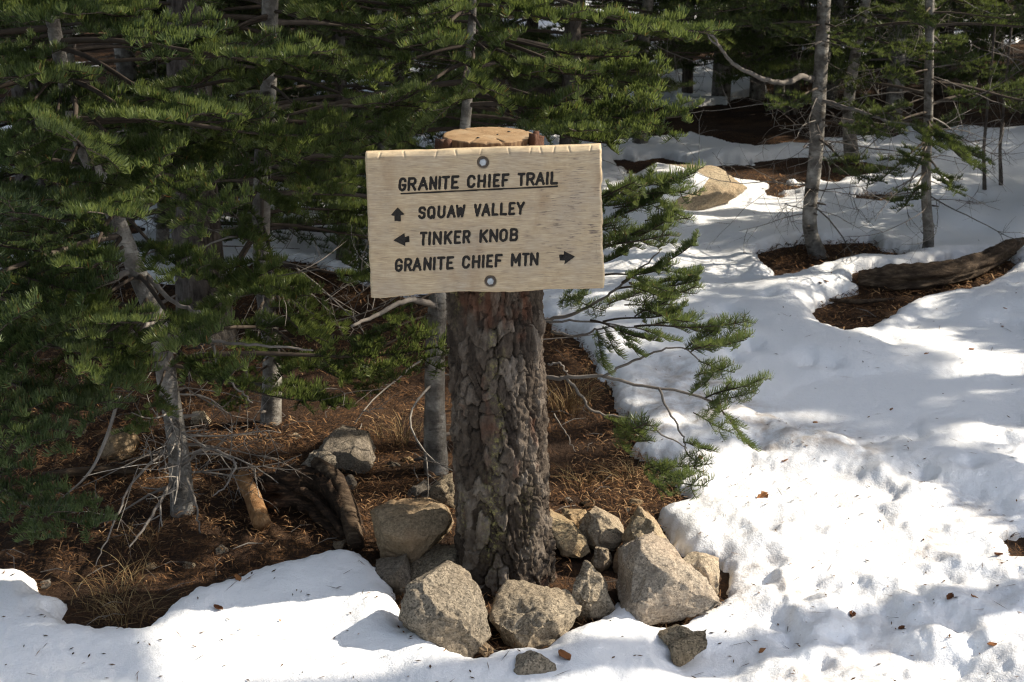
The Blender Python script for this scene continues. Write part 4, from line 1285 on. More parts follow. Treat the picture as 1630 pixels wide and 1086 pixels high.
    V = np.vstack([front, rim_b, [front[:, 0].mean(), BOARD_Y-O.y+.034, front[:, 2].mean()]])
    bc = np.array([front[:, 0].mean(), BOARD_Y-O.y, front[:, 2].mean()])
    me = mesh_np('sign_board', V-bc, [Qf, Qs, Tb], True)
    pad = lambda a, v=0.0: np.concatenate([a, np.full(nrg+1, v)])
    attr(me, 'ink', pad(sstep(.0004, -.0007, sdf)))
    attr(me, 'edge', pad(np.clip(cham*1.6+side_r+side_l*.8+bot*.6, 0, 1), .6))
    wz = .65*np.exp(-(((ut-.86)/.13)**2+((vt-.42)/.22)**2))+.4*np.exp(-(((ut-.92)/.2)**2+((vt-.6)/.5)**2))+.10
    attr(me, 'weather', pad(wz, .1))
    me.materials.append(M_BOARD)
    board = link('sign_board', me, root); board.location = bc
    Wb = O+Vector(bc)
    # painted fill lying in the routed grooves
    def fill(name, strokes=(), polys=(), label=None, lift=0.0):
        mb = MB()
        for k, (a, b, w) in enumerate(strokes):
            d = b-a; L = np.linalg.norm(d); d = d/L if L > 1e-9 else np.array([1., 0])
            p = np.array([-d[1], d[0]])
            w2 = w*0.90
            pts = []
            for s in range(9):
                t = -np.pi/2+np.pi*s/8
                pts.append(b+w2*(np.cos(t)*d+np.sin(t)*p))
            for s in range(9):
                t = np.pi/2+np.pi*s/8
                pts.append(a+w2*(np.cos(t)*d+np.sin(t)*p))
            pts = np.array(pts)
            y = BOARD_Y+.0026+.00002*(k % 12)
            V = np.stack([pts[:, 0]-Wb.x, np.full(len(pts), y-Wb.y), pts[:, 1]-Wb.z], 1)
            c = V.mean(0); m = len(V)
            V = np.vstack([V, c])
            T = np.stack([np.full(m, m), np.arange(m), (np.arange(m)+1) % m], 1)
            mb.add(V, None, T[:, ::-1])
        for poly in polys:
            bm = bmesh.new()
            vs_ = [bm.verts.new((q[0]-Wb.x, BOARD_Y+.0026-Wb.y, q[1]-Wb.z)) for q in poly]
            bm.faces.new(vs_); bmesh.ops.triangulate(bm, faces=bm.faces[:])
            bm.verts.index_update()
            V = np.array([v.co[:] for v in bm.verts]); T = np.array([[v.index for v in f.verts] for f in bm.faces])
            mb.add(V, None, T); bm.free()
        o = link(name, mb.mesh(name, False, M_INK), board)
        if label: o['label'] = label
    for ln, lab in zip(per_line, ['heading words GRANITE CHIEF TRAIL', 'words SQUAW VALLEY', 'words TINKER KNOB', 'words GRANITE CHIEF MTN', 'line under the heading']):
        fill('lettering' if 'words' in lab else 'underline', ln, label=lab)
    for poly, lab in zip(arrows, ['arrow pointing up', 'arrow pointing left', 'arrow pointing right']):
        fill('arrow', polys=[poly], label=lab)
    for hx, hz in holes:
        mb = MB()
        y0 = BOARD_Y-Wb.y
        # washer: flat ring seated in the counterbore
        k = 28; aa = np.linspace(0, 2*np.pi, k, endpoint=False)
        prof = [(.0078, .0045), (.0084, .0032), (.0118, .0032), (.0124, .0040), (.0124, .0058)]
        V = np.concatenate([np.stack([hx-Wb.x+r*np.cos(aa), np.full(k, y0+d), hz-Wb.z+r*np.sin(aa)], 1) for r, d in prof])
        i = np.arange(len(prof)-1)[:, None]*k; j = np.arange(k)[None]; j2 = (j+1) % k
        mb.add(V, np.stack([i+j, i+j2, i+k+j2, i+k+j], -1).reshape(-1, 4))
        link('washer', mb.mesh('washer', False, M_WASH), board)
        mb = MB()
        k = 6; aa = np.linspace(0, 2*np.pi, k, endpoint=False)+.2
        prof = [(.0080, .0050), (.0080, .0004), (.0071, -.0006), (.0001, -.0010)]
        V = np.concatenate([np.stack([hx-Wb.x+r*np.cos(aa), np.full(k, y0+d), hz-Wb.z+r*np.sin(aa)], 1) for r, d in prof])
        i = np.arange(len(prof)-1)[:, None]*k; j = np.arange(k)[None]; j2 = (j+1) % k
        mb.add(V, np.stack([i+j, i+j2, i+k+j2, i+k+j], -1).reshape(-1, 4))
        link('bolt_head', mb.mesh('bolt_head', False, M_ZINC), board)
    return root

def arc(cx, cy, rx, ry, a0, a1, n=9):
    t = np.radians(np.linspace(a0, a1, n))
    return [(cx+rx*math.cos(a), cy+ry*math.sin(a)) for a in t]

GLYPH = {  # strokes in a unit box, y up
    'A': [[(0, 0), (.5, 1), (1, 0)], [(.2, .33), (.8, .33)]],
    'B': [[(0, 0), (0, 1)], [(0, 1), (.6, 1)]+arc(.6, .76, .34, .24, 90, -90)+[(0, .52)], [(.6, .52)]+arc(.62, .26, .38, .26, 90, -90)+[(0, 0)]],
    'C': [[(1, .76)]+arc(.5, .70, .5, .30, 15, 180)+arc(.5, .30, .5, .30, 180, 345)+[(1, .24)]],
    'E': [[(1, 1), (0, 1), (0, 0), (1, 0)], [(0, .52), (.75, .52)]],
    'F': [[(1, 1), (0, 1), (0, 0)], [(0, .50), (.75, .50)]],
    'G': [[(1, .78)]+arc(.5, .70, .5, .30, 15, 180)+arc(.5, .30, .5, .30, 180, 360)+[(1, .44), (.55, .44)]],
    'H': [[(0, 0), (0, 1)], [(1, 0), (1, 1)], [(0, .5), (1, .5)]],
    'I': [[(.5, 0), (.5, 1)]],
    'K': [[(0, 0), (0, 1)], [(1, 1), (0, .42)], [(.3, .58), (1, 0)]],
    'L': [[(0, 1), (0, 0), (1, 0)]],
    'M': [[(0, 0), (0, 1), (.5, .3), (1, 1), (1, 0)]],
    'N': [[(0, 0), (0, 1), (1, 0), (1, 1)]],
    'O': [arc(.5, .68, .5, .32, 0, 180)+arc(.5, .32, .5, .32, 180, 360)+[(1, .68)]],
    'Q': [arc(.5, .68, .5, .32, 0, 180)+arc(.5, .32, .5, .32, 180, 360)+[(1, .68)], [(.66, .16), (.92, .0)]],
    'R': [[(0, 0), (0, 1)], [(0, 1), (.55, 1)]+arc(.6, .74, .40, .26, 90, -90)+[(0, .48)], [(.5, .48), (1, 0)]],
    'S': [[(.97, .80)]+arc(.5, .76, .48, .24, 20, 180)+[(.06, .64), (.5, .5)]+arc(.5, .27, .48, .25, 60, -160)],
    'T': [[(0, 1), (1, 1)], [(.5, 1), (.5, 0)]],
    'U': [[(0, 1), (0, .3)]+arc(.5, .30, .5, .30, 180, 360)+[(1, 1)]],
    'V': [[(0, 1), (.5, 0), (1, 1)]],
    'W': [[(0, 1), (.25, 0), (.5, .8), (.75, 0), (1, 1)]],
    'Y': [[(0, 1), (.5, .45), (1, 1)], [(.5, .45), (.5, 0)]],
}

def sign_strokes(bp):
    Zs, ox, oy = 1459/430.0, 560.0, 180.0
    def q(x, y): return bp(ox+x/Zs, oy+y/Zs)
    inset = 5.0
    def line(letters, xa, ya0, ya1, xb, yb0, yb1, w):
        out = []
        for ch, x0, x1 in letters:
            f0 = x0+inset; f1 = x1-inset
            for st in GLYPH[ch]:
                pts = []
                for u, v in st:
                    x = f0+(f1-f0)*u
                    k = (x-xa)/(xb-xa)
                    yt = ya0+(yb0-ya0)*k+inset; yb = ya1+(yb1-ya1)*k-inset
                    pts.append(q(x+(.5-v)*-3, yb+(yt-yb)*v))
                out += [(pts[i], pts[i+1], w) for i in range(len(pts)-1)]
        return out
    w = .0031
    L1 = line([('G', 254, 293), ('R', 303, 347), ('A', 359, 411), ('N', 420, 459), ('I', 466, 482), ('T', 487, 527), ('E', 538, 577), ('C', 624, 666), ('H', 680, 722), ('I', 736, 750), ('E', 764, 798), ('F', 811, 848),
               ('T', 896, 935), ('R', 944, 987), ('A', 993, 1042), ('I', 1049, 1063), ('L', 1075, 1113)], 273, 351, 422, 1093, 318, 386, w)
    L2 = line([('S', 359, 399), ('Q', 408, 450), ('U', 464, 504), ('A', 515, 560), ('W', 562, 611), ('V', 660, 697), ('A', 702, 748), ('L', 757, 791), ('L', 802, 838), ('E', 848, 882), ('Y', 890, 932)], 378, 507, 574, 911, 482, 549, w)
    L3 = line([('T', 367, 405), ('I', 412, 427), ('N', 439, 484), ('K', 499, 540), ('E', 553, 589), ('R', 600, 639), ('K', 691, 734), ('N', 744, 789), ('O', 798, 841), ('B', 855, 897)], 386, 645, 716, 876, 625, 693, w)
    L4 = line([('G', 234, 273), ('R', 284, 323), ('A', 329, 376), ('N', 388, 429), ('I', 437, 453), ('T', 460, 502), ('E', 512, 549), ('C', 597, 637), ('H', 650, 692), ('I', 702, 717), ('E', 728, 762), ('F', 774, 812),
               ('M', 861, 911), ('T', 920, 957), ('N', 964, 1007)], 253, 789, 858, 985, 756, 825, w)
    UL = [(q(266, 437), q(1110, 397), .0019)]
    up = np.array([q(247, 513), q(282, 548), q(262, 553), q(262, 584), q(232, 584), q(232, 555), q(213, 552)])
    lf = np.array([q(226, 689), q(283, 652), q(284, 672), q(307, 668), q(309, 697), q(286, 700), q(288, 718)])
    rt = np.array([q(1203, 777), q(1150, 816), q(1152, 797), q(1124, 797), q(1122, 768), q(1148, 767), q(1148, 749)])
    holes = [tuple(q(708, 267)), tuple(q(748, 910))]
    return None, [up, lf, rt], holes, [L1, L2, L3, L4, UL]

build_sign()

# ------------------------------------------------------------------ rocks
def rock(label, px, Y, thick, mat, ridges=(), seed=0, rough=1.0, lean=0.25, vox=.0085, group='rocks heaped round the post', name='rock', sharp=.55, touch=True, cuts=14, lift=0.0):
    """outline in the picture gives the front silhouette; the body reaches back by thick metres"""
    g = random.Random(seed)
    pts = []
    if touch:
        yb = max(p[1] for p in px)
        Y = G(sum(p[0] for p in px)/len(px), yb-3, lift).y+thick*.22
    P = [at(x, y, Y) for x, y in px]
    c = sum(P, Vector())/len(P)
    z0, z1 = min(p.z for p in P), max(p.z for p in P)
    for p in P:
        t = (p.z-z0)/(z1-z0+1e-6)
        dy = thick*(lean*(t-.5)+g.uniform(-.10, .10))
        k = (Y+dy)/Y
        p = c+(p-c)*((1.15 if thick < .19 else 1.05) if touch else 1.03)
        pts.append(Vector((p.x*k, Y+dy, CAM_Z+(p.z-CAM_Z)*k)))
        b = c+(p-c)*g.uniform(.62, .86)
        pts.append(b+Vector((g.uniform(-.02, .02), thick*(.75+g.uniform(-.15, .2)), -.01)))
    for x, y, dy in ridges:
        pts.append(at(x, y, Y-dy))
    bm = bmesh.new()
    for p in pts: bm.verts.new(p-c)
    bmesh.ops.convex_hull(bm, input=bm.verts[:])
    loose = [v for v in bm.verts if not v.link_faces]
    bmesh.ops.delete(bm, geom=loose, context='VERTS')
    for _ in range(cuts):
        nn = Vector((g.gauss(0, 1), -abs(g.gauss(.5, .8)), g.gauss(.15, .9))).normalized()
        sup = max(v.co.dot(nn) for v in bm.verts)
        ge = bmesh.ops.bisect_plane(bm, geom=bm.verts[:]+bm.edges[:]+bm.faces[:], plane_co=nn*sup*g.uniform(.66, .92), plane_no=nn, clear_outer=True)
        ed = [e for e in ge['geom_cut'] if isinstance(e, bmesh.types.BMEdge)]
        if ed: bmesh.ops.contextual_create(bm, geom=ed)
    me = bpy.data.meshes.new('rock_hull'); bm.to_mesh(me); bm.free()
    o = bpy.data.objects.new(name, me); COL.objects.link(o); o.location = c
    md = o.modifiers.new('r', 'REMESH'); md.mode = 'SHARP'; md.octree_depth = 6 if (max(o.dimensions) > .14) else 5; md.scale = .95; md.sharpness = 1.0
    dg = bpy.context.evaluated_depsgraph_get()
    m2 = bpy.data.meshes.new_from_object(o.evaluated_get(dg))
    o.modifiers.clear()
    n = len(m2.vertices)
    co = np.empty(n*3, np.float32); m2.vertices.foreach_get('co', co); co = co.reshape(-1, 3).astype(float)
    no = np.empty(n*3, np.float32); m2.vertices.foreach_get('normal', no); no = no.reshape(-1, 3)
    sz = max(.05, (z1-z0))
    s = 3.0
    q = co+seed*1.7
    rid = 1-np.abs(fbm(q[:, 0]*11, q[:, 1]*11, q[:, 2]*11, 3, seed+1))*2
    d = 0.009*sz/.15*.5*fbm(q[:, 0]*s*2, q[:, 1]*s*2, q[:, 2]*s*2, 3, seed)+0.005*fbm(q[:, 0]*22, q[:, 1]*22, q[:, 2]*22, 4, seed+2)*rough-.004*np.clip(rid-.75, 0, 1)*4*rough
    st = fbm(q[:, 0]*9+3, q[:, 1]*9, q[:, 2]*9, 3, seed+3)*3; fl = np.floor(st)
    d = d+.0055*sharp*(fl+sstep(.7, 1, st-fl))+.0016*fbm(q[:, 0]*75, q[:, 1]*75, q[:, 2]*75, 2, seed+4)*rough
    co = co+no*d[:, None]
    m2.vertices.foreach_set('co', co.astype(np.float32).ravel())
    m2.polygons.foreach_set('use_smooth', np.ones(len(m2.polygons), bool))
    m2.materials.clear(); m2.materials.append(mat)
    m2.update()
    o.data = m2
    bpy.data.meshes.remove(me)
    tag(o, label, 'rock', group)
    return o

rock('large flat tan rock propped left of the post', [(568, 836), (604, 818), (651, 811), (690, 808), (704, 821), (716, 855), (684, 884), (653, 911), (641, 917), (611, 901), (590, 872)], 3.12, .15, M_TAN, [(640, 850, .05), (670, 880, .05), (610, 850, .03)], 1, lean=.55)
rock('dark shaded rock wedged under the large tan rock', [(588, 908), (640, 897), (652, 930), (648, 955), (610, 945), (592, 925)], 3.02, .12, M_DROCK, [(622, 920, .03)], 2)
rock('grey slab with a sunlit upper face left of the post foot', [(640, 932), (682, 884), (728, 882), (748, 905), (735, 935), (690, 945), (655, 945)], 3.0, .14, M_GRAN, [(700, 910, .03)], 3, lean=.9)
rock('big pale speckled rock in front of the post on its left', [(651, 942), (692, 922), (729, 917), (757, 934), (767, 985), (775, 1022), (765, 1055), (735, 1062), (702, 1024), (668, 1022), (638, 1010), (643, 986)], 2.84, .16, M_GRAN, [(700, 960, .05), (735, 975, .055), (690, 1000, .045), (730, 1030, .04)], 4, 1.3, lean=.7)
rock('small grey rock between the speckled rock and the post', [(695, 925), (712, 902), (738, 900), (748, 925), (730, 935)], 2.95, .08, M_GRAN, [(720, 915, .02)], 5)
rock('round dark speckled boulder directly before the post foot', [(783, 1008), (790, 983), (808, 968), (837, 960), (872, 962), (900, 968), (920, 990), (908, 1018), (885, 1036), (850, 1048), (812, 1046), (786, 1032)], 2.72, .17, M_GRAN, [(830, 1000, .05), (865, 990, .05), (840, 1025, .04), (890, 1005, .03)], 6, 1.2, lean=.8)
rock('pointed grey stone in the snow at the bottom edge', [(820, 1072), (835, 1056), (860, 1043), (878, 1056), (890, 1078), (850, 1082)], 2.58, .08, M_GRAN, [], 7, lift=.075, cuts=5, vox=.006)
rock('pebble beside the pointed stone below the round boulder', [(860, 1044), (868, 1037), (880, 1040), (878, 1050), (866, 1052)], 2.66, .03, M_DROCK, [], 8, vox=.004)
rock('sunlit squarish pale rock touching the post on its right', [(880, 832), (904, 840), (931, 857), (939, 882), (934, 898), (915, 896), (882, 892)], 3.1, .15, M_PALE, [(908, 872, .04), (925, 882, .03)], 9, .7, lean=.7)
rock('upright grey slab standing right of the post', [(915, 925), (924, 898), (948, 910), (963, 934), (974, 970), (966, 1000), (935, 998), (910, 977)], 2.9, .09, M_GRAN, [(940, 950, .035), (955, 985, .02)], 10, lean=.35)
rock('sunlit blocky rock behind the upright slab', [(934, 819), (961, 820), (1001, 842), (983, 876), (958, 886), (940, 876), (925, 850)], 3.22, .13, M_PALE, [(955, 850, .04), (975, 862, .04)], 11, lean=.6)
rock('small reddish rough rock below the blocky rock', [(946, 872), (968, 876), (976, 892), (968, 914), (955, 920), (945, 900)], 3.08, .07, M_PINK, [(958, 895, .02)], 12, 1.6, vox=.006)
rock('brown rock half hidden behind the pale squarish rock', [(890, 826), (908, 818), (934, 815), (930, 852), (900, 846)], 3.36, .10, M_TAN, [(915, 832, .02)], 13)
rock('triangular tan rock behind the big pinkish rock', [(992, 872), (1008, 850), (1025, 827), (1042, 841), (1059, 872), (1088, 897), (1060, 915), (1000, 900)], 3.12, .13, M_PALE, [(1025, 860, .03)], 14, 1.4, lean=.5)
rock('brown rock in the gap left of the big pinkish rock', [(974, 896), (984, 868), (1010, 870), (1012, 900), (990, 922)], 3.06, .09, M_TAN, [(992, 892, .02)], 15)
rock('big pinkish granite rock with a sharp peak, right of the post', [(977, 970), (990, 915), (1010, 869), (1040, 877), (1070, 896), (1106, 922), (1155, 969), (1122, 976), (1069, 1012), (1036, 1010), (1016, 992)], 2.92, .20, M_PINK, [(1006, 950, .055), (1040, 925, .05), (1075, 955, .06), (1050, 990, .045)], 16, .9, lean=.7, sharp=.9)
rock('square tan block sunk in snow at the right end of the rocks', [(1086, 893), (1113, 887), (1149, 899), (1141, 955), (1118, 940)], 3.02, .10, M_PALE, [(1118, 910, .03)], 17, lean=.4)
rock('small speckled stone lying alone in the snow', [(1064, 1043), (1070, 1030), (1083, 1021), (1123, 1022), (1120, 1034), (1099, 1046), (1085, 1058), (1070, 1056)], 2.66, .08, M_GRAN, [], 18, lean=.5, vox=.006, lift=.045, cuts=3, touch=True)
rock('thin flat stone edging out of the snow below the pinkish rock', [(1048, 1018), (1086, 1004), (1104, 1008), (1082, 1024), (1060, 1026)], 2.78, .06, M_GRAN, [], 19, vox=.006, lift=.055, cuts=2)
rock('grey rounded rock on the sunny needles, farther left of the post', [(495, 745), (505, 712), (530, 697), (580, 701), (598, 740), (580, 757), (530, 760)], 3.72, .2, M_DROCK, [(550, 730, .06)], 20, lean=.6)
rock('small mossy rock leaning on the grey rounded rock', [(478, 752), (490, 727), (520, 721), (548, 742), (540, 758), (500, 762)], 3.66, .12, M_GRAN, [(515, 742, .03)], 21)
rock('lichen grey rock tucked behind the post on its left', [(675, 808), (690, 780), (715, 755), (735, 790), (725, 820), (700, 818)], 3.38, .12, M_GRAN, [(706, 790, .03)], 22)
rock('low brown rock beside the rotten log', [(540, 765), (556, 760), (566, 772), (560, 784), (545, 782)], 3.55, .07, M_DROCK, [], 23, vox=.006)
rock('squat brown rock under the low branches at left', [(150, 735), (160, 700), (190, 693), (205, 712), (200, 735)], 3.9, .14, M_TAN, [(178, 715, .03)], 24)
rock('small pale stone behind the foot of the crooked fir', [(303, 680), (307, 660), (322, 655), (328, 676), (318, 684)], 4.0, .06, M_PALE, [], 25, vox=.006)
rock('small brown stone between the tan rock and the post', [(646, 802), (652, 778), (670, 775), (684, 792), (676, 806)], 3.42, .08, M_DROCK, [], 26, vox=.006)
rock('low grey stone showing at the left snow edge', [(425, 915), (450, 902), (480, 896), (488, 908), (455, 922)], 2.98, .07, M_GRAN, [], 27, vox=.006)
PEB = [(905, 800, 'pebble close behind the pale squarish rock'), (940, 805, 'pebble just above the sunlit blocky rock'), (700, 880, 'pebble between the large tan rock and the post'), (1000, 815, 'pebble left of the tip of the triangular rock'),
       (1012, 806, 'pebble above the tip of the triangular rock'), (1075, 855, 'pebble between the triangular rock and the snow lip'), (770, 1020, 'pebble in the gap between the speckled rock and round boulder'),
       (240, 905, 'pebble on bare soil beside the upper straw tuft'), (300, 905, 'pebble on dark soil right of the upper straw tuft'), (70, 935, 'pebble at the snow edge in the lower left'), (540, 872, 'pebble between the broken branch and the left snow'),
       (470, 700, 'pebble left of the grey rounded rock'), (625, 745, 'cone sized pebble right of the grey rounded rock'), (648, 738, 'cone sized pebble beside the pale trunk foot'), (350, 880, 'pebble on soil between crooked fir and left snow')]
for i, (x, y, plab) in enumerate(PEB):
    p = G(x, y)
    k = (8+4*rnd.random())
    px = [(x+k*math.cos(a)*rnd.uniform(.7, 1.2), y-3+k*.7*math.sin(a)*rnd.uniform(.7, 1.2)) for a in np.linspace(0, 6.28, 7)[:-1]]
    rock(plab, px, p.y, .04, [M_DROCK, M_TAN, M_GRAN][i % 3], [], 40+i, vox=.005, group='loose pebbles on the soil', name='pebble', touch=False, cuts=4)

# boulder with its cap of snow
bl = rock('long tan boulder half covered by a cap of snow on the slope', [(1012, 350), (1025, 300), (1060, 278), (1110, 272), (1160, 282), (1187, 298), (1184, 315), (1150, 328), (1105, 342), (1080, 358), (1050, 365)], 7.0, .55, M_PALE, [(1090, 315, .12), (1050, 320, .10), (1150, 305, .08)], 30, 1.2, lean=.4, vox=.018, group='boulders on the slope', name='boulder', touch=False, cuts=3)
bl['category'] = 'boulder'
def snow_cap():
    c = bl.location
    px = [(1004, 340), (1006, 300), (1020, 284), (1060, 275), (1105, 274), (1126, 284), (1118, 298), (1090, 306), (1080, 322), (1072, 338), (1040, 352)]
    o = rock('x', px, 6.93, .5, M_SNOW, [(1060, 300, .10), (1040, 325, .10)], 31, .25, lean=.4, vox=.018, name='snow_cap', sharp=.1, touch=False, cuts=0)
    for k in ('label', 'category', 'group'): del o[k]
    me = o.data
    attr(me, 'dirt', np.zeros(len(me.vertices)))
    o.location = o.location-c
    o.parent = bl
snow_cap()

# ------------------------------------------------------------------ fallen wood
M_LOGG = m_log('weathered_log', (0.021, 0.014, 0.010), (0.076, 0.052, 0.034), (0.20, 0.148, 0.10), (0.2, 1, 1))
M_ROT = m_log('rotten_wood', (0.014, 0.010, 0.007), (0.042, 0.027, 0.018), (0.17, 0.10, 0.06), (0.3, 1, 1))
M_CUT = m_log('barkless_log', (0.13, 0.065, 0.028), (0.30, 0.165, 0.075), (0.44, 0.30, 0.17), (1, 1, .35))
M_OLD = m_log('split_old_wood', (0.10, 0.07, 0.045), (0.25, 0.175, 0.105), (0.38, 0.29, 0.19), (1, .2, .2))

def log(name, label, pts, radii, mat, seed, bump=.25, n=60, k=22, cat='log', flat=1.0, group=None):
    c = sum((Vector(p) for p in pts), Vector())/len(pts)
    P = spline([Vector(p)-c for p in pts], n)
    R = np.interp(np.linspace(0, 1, n), np.linspace(0, 1, len(radii)), radii)
    mb = MB(); mb.tube(P, R, k, .5)
    W = mb.V[0]; m = n*k                                  # long splits and ridges running with the grain
    aa = np.tile(np.arange(k)*2*np.pi/k, n); ll = np.repeat(np.linspace(0, 1, n)*np.linalg.norm(P[-1]-P[0]), k)
    cen = np.repeat(P, k, 0)
    gr = fbm(np.cos(aa)*4, np.sin(aa)*4, ll*3.5, 4, seed)-.9*np.clip(.18-np.abs(fbm(np.cos(aa)*3, np.sin(aa)*3, ll*2.5, 3, seed+9)), 0, .18)/.18+.35*fbm(np.cos(aa)*9, np.sin(aa)*9, ll*30, 3, seed+5)
    W[:m] = cen+(W[:m]-cen)*(1+bump*gr)[:, None]
    me = mb.mesh(name, True, mat)
    o = link(name, me, None, c)
    tag(o, label, cat, group)
    return o

def gp(px, py, up=0.0):
    p = G(px, py); return Vector((p.x, p.y, p.z+up))

lg = log('fallen_log', 'weathered fallen log lying on the bare patch at right', [gp(1366, 458, .03), gp(1410, 460, .035), gp(1480, 460, .05), gp(1550, 446, .06), gp(1600, 424, .08), gp(1624, 411, .08)], [.040, .055, .056, .047, .035, .018], M_LOGG, 3, .42, 130, 40)
log('log_end', 'orange barkless log end poking out towards the camera at left', [gp(388, 792, .06), gp(402, 815, .05), gp(418, 850, .03)], [.022, .024, .024], M_CUT, 4, .10, 26, 16, 'log')
log('rotten_log', 'crumbling dark rotten log among the needles left of the post', [gp(400, 790, .0), gp(460, 802, .03), gp(515, 816, .03), gp(562, 858, .0)], [.035, .062, .060, .030], M_ROT, 5, .75, 130, 44, 'log')
log('broken_branch', 'short thick grey broken branch lying against the rotten log', [gp(505, 790, .10), gp(535, 812, .09), gp(552, 835, .06), gp(568, 880, .02)], [.018, .026, .026, .022], M_LOGG, 6, .18, 30, 14, 'branch')
log('leaning_stick', 'pale broken stick leaning under the branches at lower left', [gp(38, 868, .0), at(58, 820, 3.2), at(78, 768, 3.35)], [.017, .017, .015], M_LOGG, 7, .15, 22, 10, 'stick')
log('fallen_branch', 'thin grey fallen limb lying across the needles behind the stick', [gp(70, 770, .02), gp(150, 765, .03), gp(230, 762, .02)], [.014, .014, .009], M_LOGG, 8, .15, 24, 10, 'branch')
log('grey_stick', 'long bare grey limb sloping down to the soil left of the crooked fir', [at(190, 630, 3.2), at(168, 700, 3.15), at(140, 755, 3.12), gp(92, 805, .01)], [.0045, .0045, .0035, .0015], M_DEAD, 9, .1, 30, 8, 'branch')
log('root_stick', 'curved pale stick lying on the bare soil under the fallen log', [gp(1320, 485, .02), gp(1365, 492, .03), gp(1420, 484, .02)], [.008, .012, .006], M_LOGG, 10, .1, 20, 8, 'stick')
def chunk():
    a, b = gp(738, 1030, .035), gp(778, 1058, .03)
    c = (a+b)/2
    d = (b-a); L = d.length; d.normalize()
    s = d.cross(Vector((0, 0, 1))).normalized(); u = s.cross(d)
    n, k = 24, 20
    V = []
    for i in range(n):
        t = i/(n-1)
        for j in range(k):
            an = 2*math.pi*j/k
            ca, sa = math.cos(an), math.sin(an)
            r = (abs(ca)**4+abs(sa)**4)**-.25
            w = r*(1+.10*math.sin(j*3.7)+.05*math.sin(j*9.1+t*2))
            p = d*((t-.5)*L*(1+.08*math.sin(j*2.3)))+s*(ca*.013*w)+u*(sa*.010*w)
            V.append(p)
    V = np.array([tuple(v) for v in V])
    i = np.arange(n-1)[:, None]*k; j = np.arange(k)[None]; j2 = (j+1) % k
    Q = np.stack([i+j, i+j2, i+k+j2, i+k+j], -1).reshape(-1, 4)
    V = np.vstack([V, V[:k].mean(0), V[-k:].mean(0)])
    jj = np.arange(k)
    T = np.vstack([np.stack([np.full(k, n*k), (jj+1) % k, jj], 1), np.stack([np.full(k, n*k+1), (n-1)*k+jj, (n-1)*k+(jj+1) % k], 1)])
    me = mesh_np('wood_chunk', V, [Q, T], False)
    attr(me, 'var', np.full(len(V), .5))
    me.materials.append(M_OLD)
    tag(link('wood_chunk', me, None, c), 'split stub of old wood lodged between the speckled rock and round boulder', 'wood chunk')
chunk()

# bare twig tangle at the foot of the crooked fir, each limb a part of the tree
g = random.Random(91)
for i in range(16):
    mb = MB()
    z = g.uniform(.05, .36)
    p = ax1(z+float(ground_h(fir1.location.x, fir1.location.y)))-fir1.location
    az = g.uniform(-2.4, .6)
    dead_branch(mb, p, (math.cos(az), math.sin(az)*.7, g.uniform(-.15, .35)), g.uniform(.18, .36), g.uniform(.002, .0042), g, 2, .9)
    link('dead_branch', mb.mesh('dead_branch', True, M_DEAD), fir1)
traced(fir1, [(262, 590), (290, 520), (330, 540), (380, 548), (440, 552), (500, 556)], [3.37, 3.3, 3.25, 3.22, 3.2, 3.2], .007, .002, 'dead_branch')
traced(fir1, [(262, 505), (225, 520), (180, 545), (140, 560)], [3.37, 3.25, 3.15, 3.1], .009, .004, 'dead_branch')
traced(fir1, [(235, 440), (275, 480), (310, 495), (330, 505)], [3.37, 3.28, 3.22, 3.2], .007, .003, 'dead_branch')
traced(fir1, [(212, 430), (170, 450), (130, 465), (90, 480)], [3.37, 3.3, 3.2, 3.15], .009, .003, 'dead_branch')
traced(fir1, [(340, 550), (350, 590), (380, 620), (400, 640)], [3.25, 3.22, 3.2, 3.18], .004, .0015, 'dead_branch')
traced(fir1, [(262, 720), (210, 770), (175, 850), (150, 900)], [3.33, 3.2, 3.05, 3.0], .004, .0012, 'dead_branch')
traced(fir1, [(290, 740), (330, 715), (375, 735), (360, 770), (340, 790)], [3.35, 3.25, 3.2, 3.18, 3.17], .0045, .0018, 'dead_branch')
traced(fir1, [(295, 760), (310, 800), (318, 850)], [3.3, 3.22, 3.2], .0045, .002, 'dead_branch')
traced(fir1, [(270, 770), (235, 830), (205, 872)], [3.3, 3.1, 3.0], .005, .002, 'dead_branch')

def twig_litter():
    mb = MB(); g = random.Random(5)
    for _ in range(420):
        y = 2.6*math.exp(g.random()*math.log(6.5/2.6)); x = g.uniform(-.42, .42)*y
        if bare_sd(np.array([[x, y]]))[0] > -.03: continue
        a = g.uniform(0, 6.28); L = g.uniform(.03, .12)
        p = Vector((x, y, float(ground_h(x, y))+.010))
        d = Vector((math.cos(a), math.sin(a), g.uniform(-.02, .12)))
        q = d.cross(Vector((0, 0, 1)))*g.uniform(-.2, .2)
        mb.tube([p, p+(d+q)*L*.5+Vector((0, 0, .008)), p+d*L], [g.uniform(.0009, .0020)]*2+[.0006], 4, g.random()*.45, cap=False)
    tag(link('twig_litter', mb.mesh('twig_litter', True, M_DEAD)), 'broken twigs strewn over the forest floor', None, None, 'stuff')
twig_litter()

